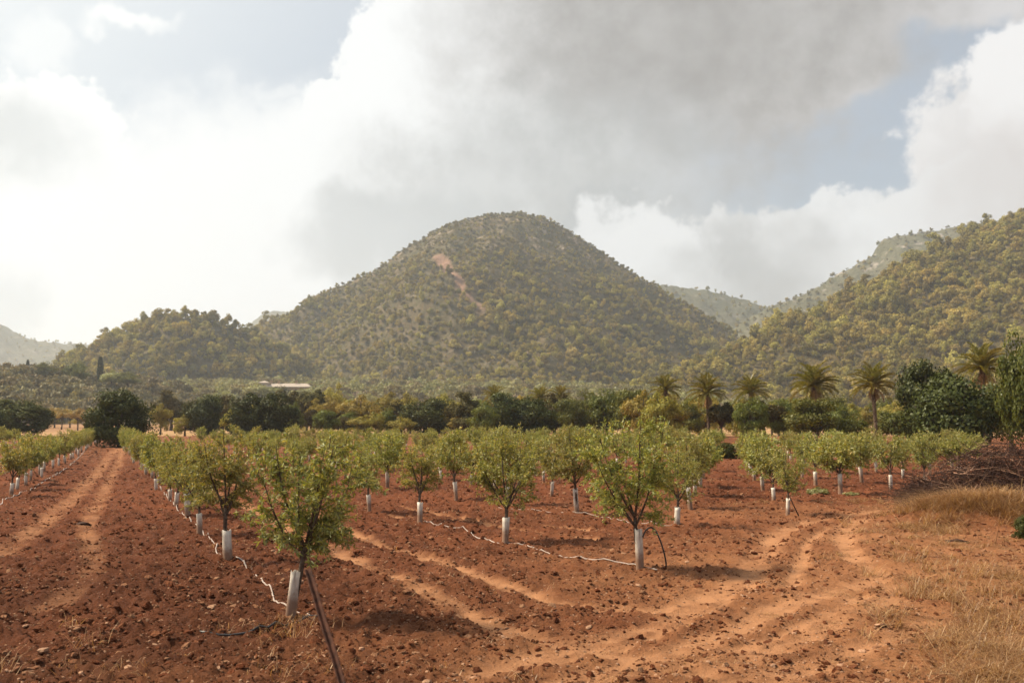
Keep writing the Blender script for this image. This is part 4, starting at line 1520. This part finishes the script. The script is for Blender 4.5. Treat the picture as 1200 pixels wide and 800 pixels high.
# leaning stick
x, y = gnd(923, 603)
g = Geo()
g.tube(np.array([at(936, 604, y - .15), at(929, 590, y - .1), at(921, 572, y)]), [.018, .016, .012], 6)
tag(link('stick', g.build('stick', [M_TWIGD], True)), 'dark stick leaning against a bulging white guard', 'stick')
g = Geo()
g.tube(np.array([[*gnd(1108, 637), .05], [*gnd(1122, 638), .09], [*gnd(1136, 639), .06]]), [.03, .035, .025], 6)
tag(link('stick', g.build('stick', [M_TWIGD], True)), 'short dark log on dry soil below the brush pile', 'stick')
# rusty leaning fence post: an angle-iron bar, close to the camera
D0 = 5.0
a0, a1 = at(360.5, 666, D0), at(401, 800, D0 - 0.35)
dv = (a1 - a0) / (a0[2] - a1[2])
a2 = a0 + dv * (a0[2] + 0.25)
ax = (a2 - a0) / np.linalg.norm(a2 - a0)
s1 = np.cross(ax, [0.35, 1, 0])
s1 /= np.linalg.norm(s1)
s2 = np.cross(ax, s1)
w_, t_ = .025, .005
prof = np.array([[0, 0], [w_, 0], [w_, t_], [t_, t_], [t_, w_], [0, w_]]) - w_ / 2
n = 24
V = []
for i in range(n):
    c = a0 + (a2 - a0) * i / (n - 1)
    j = .0015 * math.sin(i * 2.1)
    V += [c + s1 * (p_[0] + j) + s2 * p_[1] for p_ in prof]
Q = [[i * 6 + j, i * 6 + (j + 1) % 6, i * 6 + 6 + (j + 1) % 6, i * 6 + 6 + j] for i in range(n - 1) for j in range(6)]
Q += [[0, 1, 2, 3], [0, 3, 4, 5]]
tag(link('fence_post', mesh('fence_post', V, Q, [M_RUST])), 'rusty iron post leaning in front of the almond tree with the leaning guard', 'post')

# ------------------------------------------------------------------ stones, clods
def rock_mesh(seed, mat, sub=2, rough=.28):
    import bmesh
    r = np.random.default_rng(seed)
    bm = bmesh.new()
    bmesh.ops.create_icosphere(bm, subdivisions=sub, radius=1.0)
    sx = r.uniform(.7, 1.2, 3) * [1, 1, .65]
    pl_ = r.normal(size=(7, 3))
    pl_ /= np.linalg.norm(pl_, axis=1)[:, None]
    for v in bm.verts:
        c = np.array(v.co)
        for q in pl_:
            dd = c @ q - .68
            if dd > 0:
                c = c - q * dd
        c = c * (1 + rough * .35 * r.normal()) * sx
        v.co = c
    me = bpy.data.meshes.new('rock')
    bm.to_mesh(me)
    bm.free()
    me.materials.append(mat)
    return me


ROCKS = [rock_mesh(300 + i, M_STONE) for i in range(4)]
CLODS = [rock_mesh(320 + i, M_CLOD, 1, .4) for i in range(4)]
STONES = [(905, 776, 12), (748, 672 + 20, 7), (275, 670, 9), (353, 688, 9), (247, 718, 11), (124, 751, 12), (50, 770, 14), (188, 736, 9), (380, 768, 14), (424, 760, 8), (700, 776, 9), (870, 703, 8), (500, 795, 10),
          (555, 790, 9), (590, 742, 7), (985, 775, 9), (1010, 760, 8), (830, 776, 10), (1030, 735, 12), (80, 727, 8), (30, 735, 7), (215, 690, 7), (180, 760, 8), (300, 770, 8), (450, 735, 7), (640, 640, 6),
          (730, 650, 6), (805, 660, 7), (690, 735, 7), (960, 690, 6), (1075, 720, 8), (930, 740, 7), (20, 700, 7), (135, 700, 6), (320, 650, 6), (420, 700, 6), (480, 640, 5), (765, 745, 8), (610, 782, 8), (1120, 780, 10),
          (150, 785, 9), (95, 790, 9), (255, 782, 8), (345, 790, 8), (655, 795, 9), (790, 795, 9), (1040, 790, 9)]
for k, (px, py, w) in enumerate(STONES):
    x, y = gnd(px, py)
    s = w * y / F * .62
    z = float(field_z(np.array([x]), np.array([y]))[0])
    o = link('stone', ROCKS[k % 4], None, (x, y, z + s * .15), (random.uniform(-.3, .3), random.uniform(-.3, .3), random.uniform(0, 6)), (s, s * random.uniform(.6, 1), s * random.uniform(.5, .9)))
    tag(o, 'pale limestone lying loose on the ploughed red soil', 'stone', 'loose stones on the red soil')
x, y = gnd(97, 616)
o = link('soil_clod', CLODS[0], None, (x, y, .05), (0, 0, 1), (.17, .13, .13))
o.data = CLODS[0].copy()
o.data.materials.clear()
o.data.materials.append(M_TWIGD)
tag(o, 'dark brown lump lying beside a wheel track on the ploughed strip', 'clod')
CL = []
for k, (px, py) in enumerate(((210, 722), (560, 745), (470, 748), (700, 695))):
    x, y = gnd(px, py)
    z = float(field_z(np.array([x]), np.array([y]))[0])
    o = link('soil_clod', CLODS[k], None, (x, y, z + .01), (0, 0, k), (.07, .06, .05))
    tag(o, 'large red-brown clod of earth on the ploughed soil', 'clod', 'large clods on the ploughed soil')
    CL.append(o)
STO = [o for o in bpy.data.objects if o.name.startswith('stone')][:4]


def ground_scatter(N, seed, y1=75, kmin=.012, kmax=.05, tr=.85, dr=.4):
    r = np.random.default_rng(seed)
    y = 5.5 * (y1 / 5.5) ** r.random(N)
    x = r.uniform(-.68, .68, N) * (y + 1)
    t, d = track_mask(x, y), dry_mask(x, y)
    k = r.random(N) > np.maximum(t * tr, d * dr)
    k &= (perlin(x * .9, y * .9, 90) * .6 + .6) > r.random(N) * .9
    x, y = x[k], y[k]
    s = np.clip(np.exp(r.normal(size=len(x)) * .72 + math.log(.0105)), kmin, kmax) * (1 + y / 55)
    P = np.stack([x, y, field_z(x, y) - s * .05], 1)
    return P, s, np.stack([r.uniform(-.5, .5, len(x)), r.uniform(-.5, .5, len(x)), r.uniform(0, 6.28, len(x))], 1)


P, s, ro = ground_scatter(300000, 1, 75, .005, .055, 1.0, .6)
tag(scatter('soil_clods', P, s, ro, CL), 'crumbly red-brown clods covering the ploughed field', 'soil', kind='stuff')
P, s, ro = ground_scatter(60000, 2, 70, .004, .022, .4, .1)
tag(scatter('gravel', P, s * .75, ro, STO), 'small pale stones strewn over the ploughed field', 'gravel', kind='stuff')

# ------------------------------------------------------------------ dry grass, brush pile
def blades(g, r, x, y, z, h, lean, wd):
    n = len(x)
    a = r.uniform(0, 6.28, n)
    d = np.stack([np.cos(a), np.sin(a), 0 * a], 1)
    side = np.stack([-np.sin(a), np.cos(a), 0 * a], 1)
    b0 = np.stack([x, y, z - .01], 1)
    m_ = b0 + d * (h * lean * .35)[:, None] + np.array([0, 0, 1]) * (h * .6)[:, None]
    t_ = b0 + d * (h * lean)[:, None] + np.array([0, 0, 1]) * (h * r.uniform(.15, 1, n))[:, None]
    w = wd[:, None]
    v = np.stack([b0 - side * w, b0 + side * w, m_ + side * w * .7, m_ - side * w * .7, t_], 1).reshape(-1, 3)
    i = np.arange(n)[:, None] * 5
    g.add(v, i + np.array([[0, 1, 2, 3]]), i + np.array([[3, 2, 4]]))


def grass_patch(name, label, spots, seed, mat=M_STRAW):
    r = np.random.default_rng(seed)
    g = Geo()
    for (px, py, rx, ry, n, h, lean) in spots:
        c = gnd(px, py)
        nt = max(1, n // (45 if n > 400 else 12))
        cx = c[0] + r.normal(size=nt) * rx * .5
        cy = c[1] + r.normal(size=nt) * ry * .5
        k = r.integers(0, nt, n)
        x = cx[k] + r.normal(size=n) * .09
        y = cy[k] + r.normal(size=n) * .09
        ok = y > 4.5
        x, y = x[ok], y[ok]
        hh = h * r.uniform(.35, 1.15, len(x))
        blades(g, r, x, y, field_z(x, y), hh, lean * r.uniform(.4, 2.2, len(x)), r.uniform(.0012, .0032, len(x)) * (1 + y / 30))
    o = link(name, g.build(name, [mat]))
    tag(o, label, 'grass', kind='stuff')


grass_patch('dry_grass', 'bleached dry grass growing along the dirt below the brush pile',
            [(1188, 745, .9, 3.0, 2600, .2, 2.0), (1205, 690, 1.3, 4.5, 2200, .2, 2.0), (1150, 790, 1.6, 1.2, 700, .13, 2.4), (1195, 785, 1.1, 1.8, 3600, .26, 1.8), (1195, 770, 1.0, 2.0, 300, .4, 1.0), (1090, 690, 1.8, 3, 200, .08, 3.0), (1062, 628, 1.0, 1.6, 800, .1, 2.5),
             (1160, 613, 2.2, 1.5, 9500, .4, 1.9), (1160, 612, 2.0, 1.4, 700, .6, 1.0), (1108, 608, 1.0, 1.0, 4200, .42, 1.8), (1085, 622, 1.0, .9, 1300, .16, 2.4), (1195, 600, 1.6, 1.8, 4200, .4, 2.0), (1150, 645, 2.4, 2.0, 900, .1, 3.0), (1240, 720, 1.6, 5, 3600, .32, 1.6),
             (1130, 720, 2.6, 5.0, 3500, .035, 6.0), (1000, 740, 4.0, 4.0, 900, .03, 6.0), (1160, 640, 3.0, 3.0, 2600, .04, 6.0), (1190, 760, 1.6, 3, 2600, .04, 6.0),
             (1000, 775, 3, 1.2, 250, .07, 2.5), (890, 590, 1.4, .6, 260, .1, 2), (1010, 590, 1.5, 1.2, 420, .14, 2), (935, 760, 3, 1.5, 160, .07, 2.5)], 3)
grass_patch('dry_weeds', 'thin dry weeds and straws at the near edge of the ploughed strip',
            [(60, 790, 2.5, .8, 90, .16, 1.2), (250, 785, 2.5, .8, 110, .18, 1.2), (430, 790, 2.2, .8, 90, .14, 1.3), (600, 795, 2, .6, 70, .12, 1.3), (335, 738, .6, .4, 150, .22, 1.0), (205, 650, 2, 2, 60, .12, 1.2), (540, 650, 5, 4, 120, .12, 1.2),
             (-40, 760, 2, 2, 120, .25, 1.0), (770, 560, 14, 10, 500, .16, 1.2)], 4)


def stick_pts(r, p, a, up, L, bend=.25, n=6):
    d = np.array([math.cos(a) * math.cos(up), math.sin(a) * math.cos(up), math.sin(up)])
    e = p + d * L
    m_ = (p + e) / 2 + r.normal(size=3) * L * bend * .5
    q = bez(p, m_, e, n)
    q[:, 2] = np.maximum(q[:, 2], .01)
    return q


def brush_pile():
    r = np.random.default_rng(44)
    c = gnd(1160, 597)
    root = link('brush_pile', None, None, (c[0], c[1], 0))
    tag(root, 'tangled pile of cut reddish-brown branches overgrown with dry grass', 'brush pile')
    g = Geo()
    for i in range(4200):       # fine twigs filling the heap, its inner shade put into their dark colour
        ex, ey = max(-2.0, r.normal() * 1.7 + .3), r.normal() * .8
        top = 1.85 * math.exp(-((ex - .5) / 2.6) ** 2 - (ey / 1.4) ** 2) + .05
        p = np.array([ex, ey, r.uniform(0, top)])
        q = stick_pts(r, p, r.uniform(0, 6.28), r.normal() * .45, r.uniform(.3, 1.1), .35, 4)
        g.tube(q, np.linspace(r.uniform(.005, .013), .003, 4), 4, False)
    tw = link('twigs', g.build('brush_twigs', [M_TWIGD]), root)
    tw['kind'] = 'stuff'
    for i in range(70):         # branches one can pick apart
        ex, ey = max(-1.9, r.normal() * 1.6 + .3), -.4 + r.normal() * .7
        top = 1.85 * math.exp(-((ex - .5) / 2.6) ** 2 - (ey / 1.5) ** 2) + .06
        p = np.array([ex, ey, r.uniform(.25, 1) * top])
        g = Geo()
        L = r.uniform(.7, 1.9)
        q = stick_pts(r, p, r.uniform(0, 6.28), r.normal() * .4 + .12, L, .3, 8)
        g.tube(q, np.linspace(r.uniform(.012, .024), .004, 8), 5)
        for k in range(4):
            s = q[r.integers(2, 7)]
            g.tube(stick_pts(r, s, r.uniform(0, 6.28), r.uniform(-.2, .9), L * .4, .4, 4), np.linspace(.008, .002, 4), 4, False)
        link('branch', g.build('brush_branch', [M_TWIG], True), root)


brush_pile()
# a darker tangle of prunings at the near end of the pile
r = np.random.default_rng(45)
c = gnd(1085, 603)
g = Geo()
for i in range(420):
    a = r.uniform(0, 6.28)
    p = np.array([math.cos(a) * .45 * r.random(), math.sin(a) * .45 * r.random(), r.uniform(0, .75)])
    g.tube(stick_pts(r, p, r.uniform(0, 6.28), r.normal() * .6, r.uniform(.2, .6), .5, 4), np.linspace(.008, .003, 4), 4, False)
tag(link('twig_bundle', g.build('twig_bundle', [M_TWIGD]), None, (c[0], c[1], 0)), 'dark round tangle of thin twigs at the end of the brush pile', 'twigs')
# pale dead stalks standing in the dry grass
for k, (px, py, tpx, tpy) in enumerate(((1165, 640, 1172, 600), (1128, 628, 1134, 608), (1138, 628, 1130, 612), (1190, 612, 1198, 560), (1180, 612, 1186, 566), (1150, 606, 1160, 575))):
    x, y = gnd(px, py)
    g = Geo()
    q = np.array([[x, y, -.02], (at((px + tpx) / 2 + 2, (py + tpy) / 2, y)), at(tpx, tpy, y - .1)])
    g.tube(bez(q[0], q[1], q[2], 6), np.linspace(.012, .004, 6), 5)
    for j in range(3):
        s = q[1] + (q[2] - q[1]) * j / 3
        g.tube(stick_pts(r, s, r.uniform(0, 6.28), .7, .22, .3, 4), np.linspace(.005, .002, 4), 4, False)
    tag(link('dead_stalk', g.build('dead_stalk', [M_STRAW], True)), 'pale dead branching stalk standing in the dry grass by the brush pile', 'stalk', 'dead stalks in the dry grass')

# ------------------------------------------------------------------ haze
hm, hb = new_mat('haze')
pv = hb.n('ShaderNodeVolumePrincipled')
pv.inputs['Color'].default_value = (0.82, 0.91, 1.0, 1)
pv.inputs['Density'].default_value = 0.00021
pv.inputs['Anisotropy'].default_value = 0.5
ho = hb.n('ShaderNodeOutputMaterial')
hb.t.links.new(pv.outputs[0], ho.inputs['Volume'])
g = Geo()
box(g, -2800, 2800, -150, 4800, -3.0, 300)
h_ = link('haze', g.build('haze', [hm]))
tag(h_, 'thin pale haze hanging over the valley and hills', 'haze', kind='stuff')

SC.cycles.use_denoising = True
SC.cycles.adaptive_threshold = 0.02
SC.cycles.max_bounces = 5
SC.cycles.diffuse_bounces = 3
SC.cycles.transmission_bounces = 4
SC.cycles.volume_bounces = 1
SC.cycles.transparent_max_bounces = 4
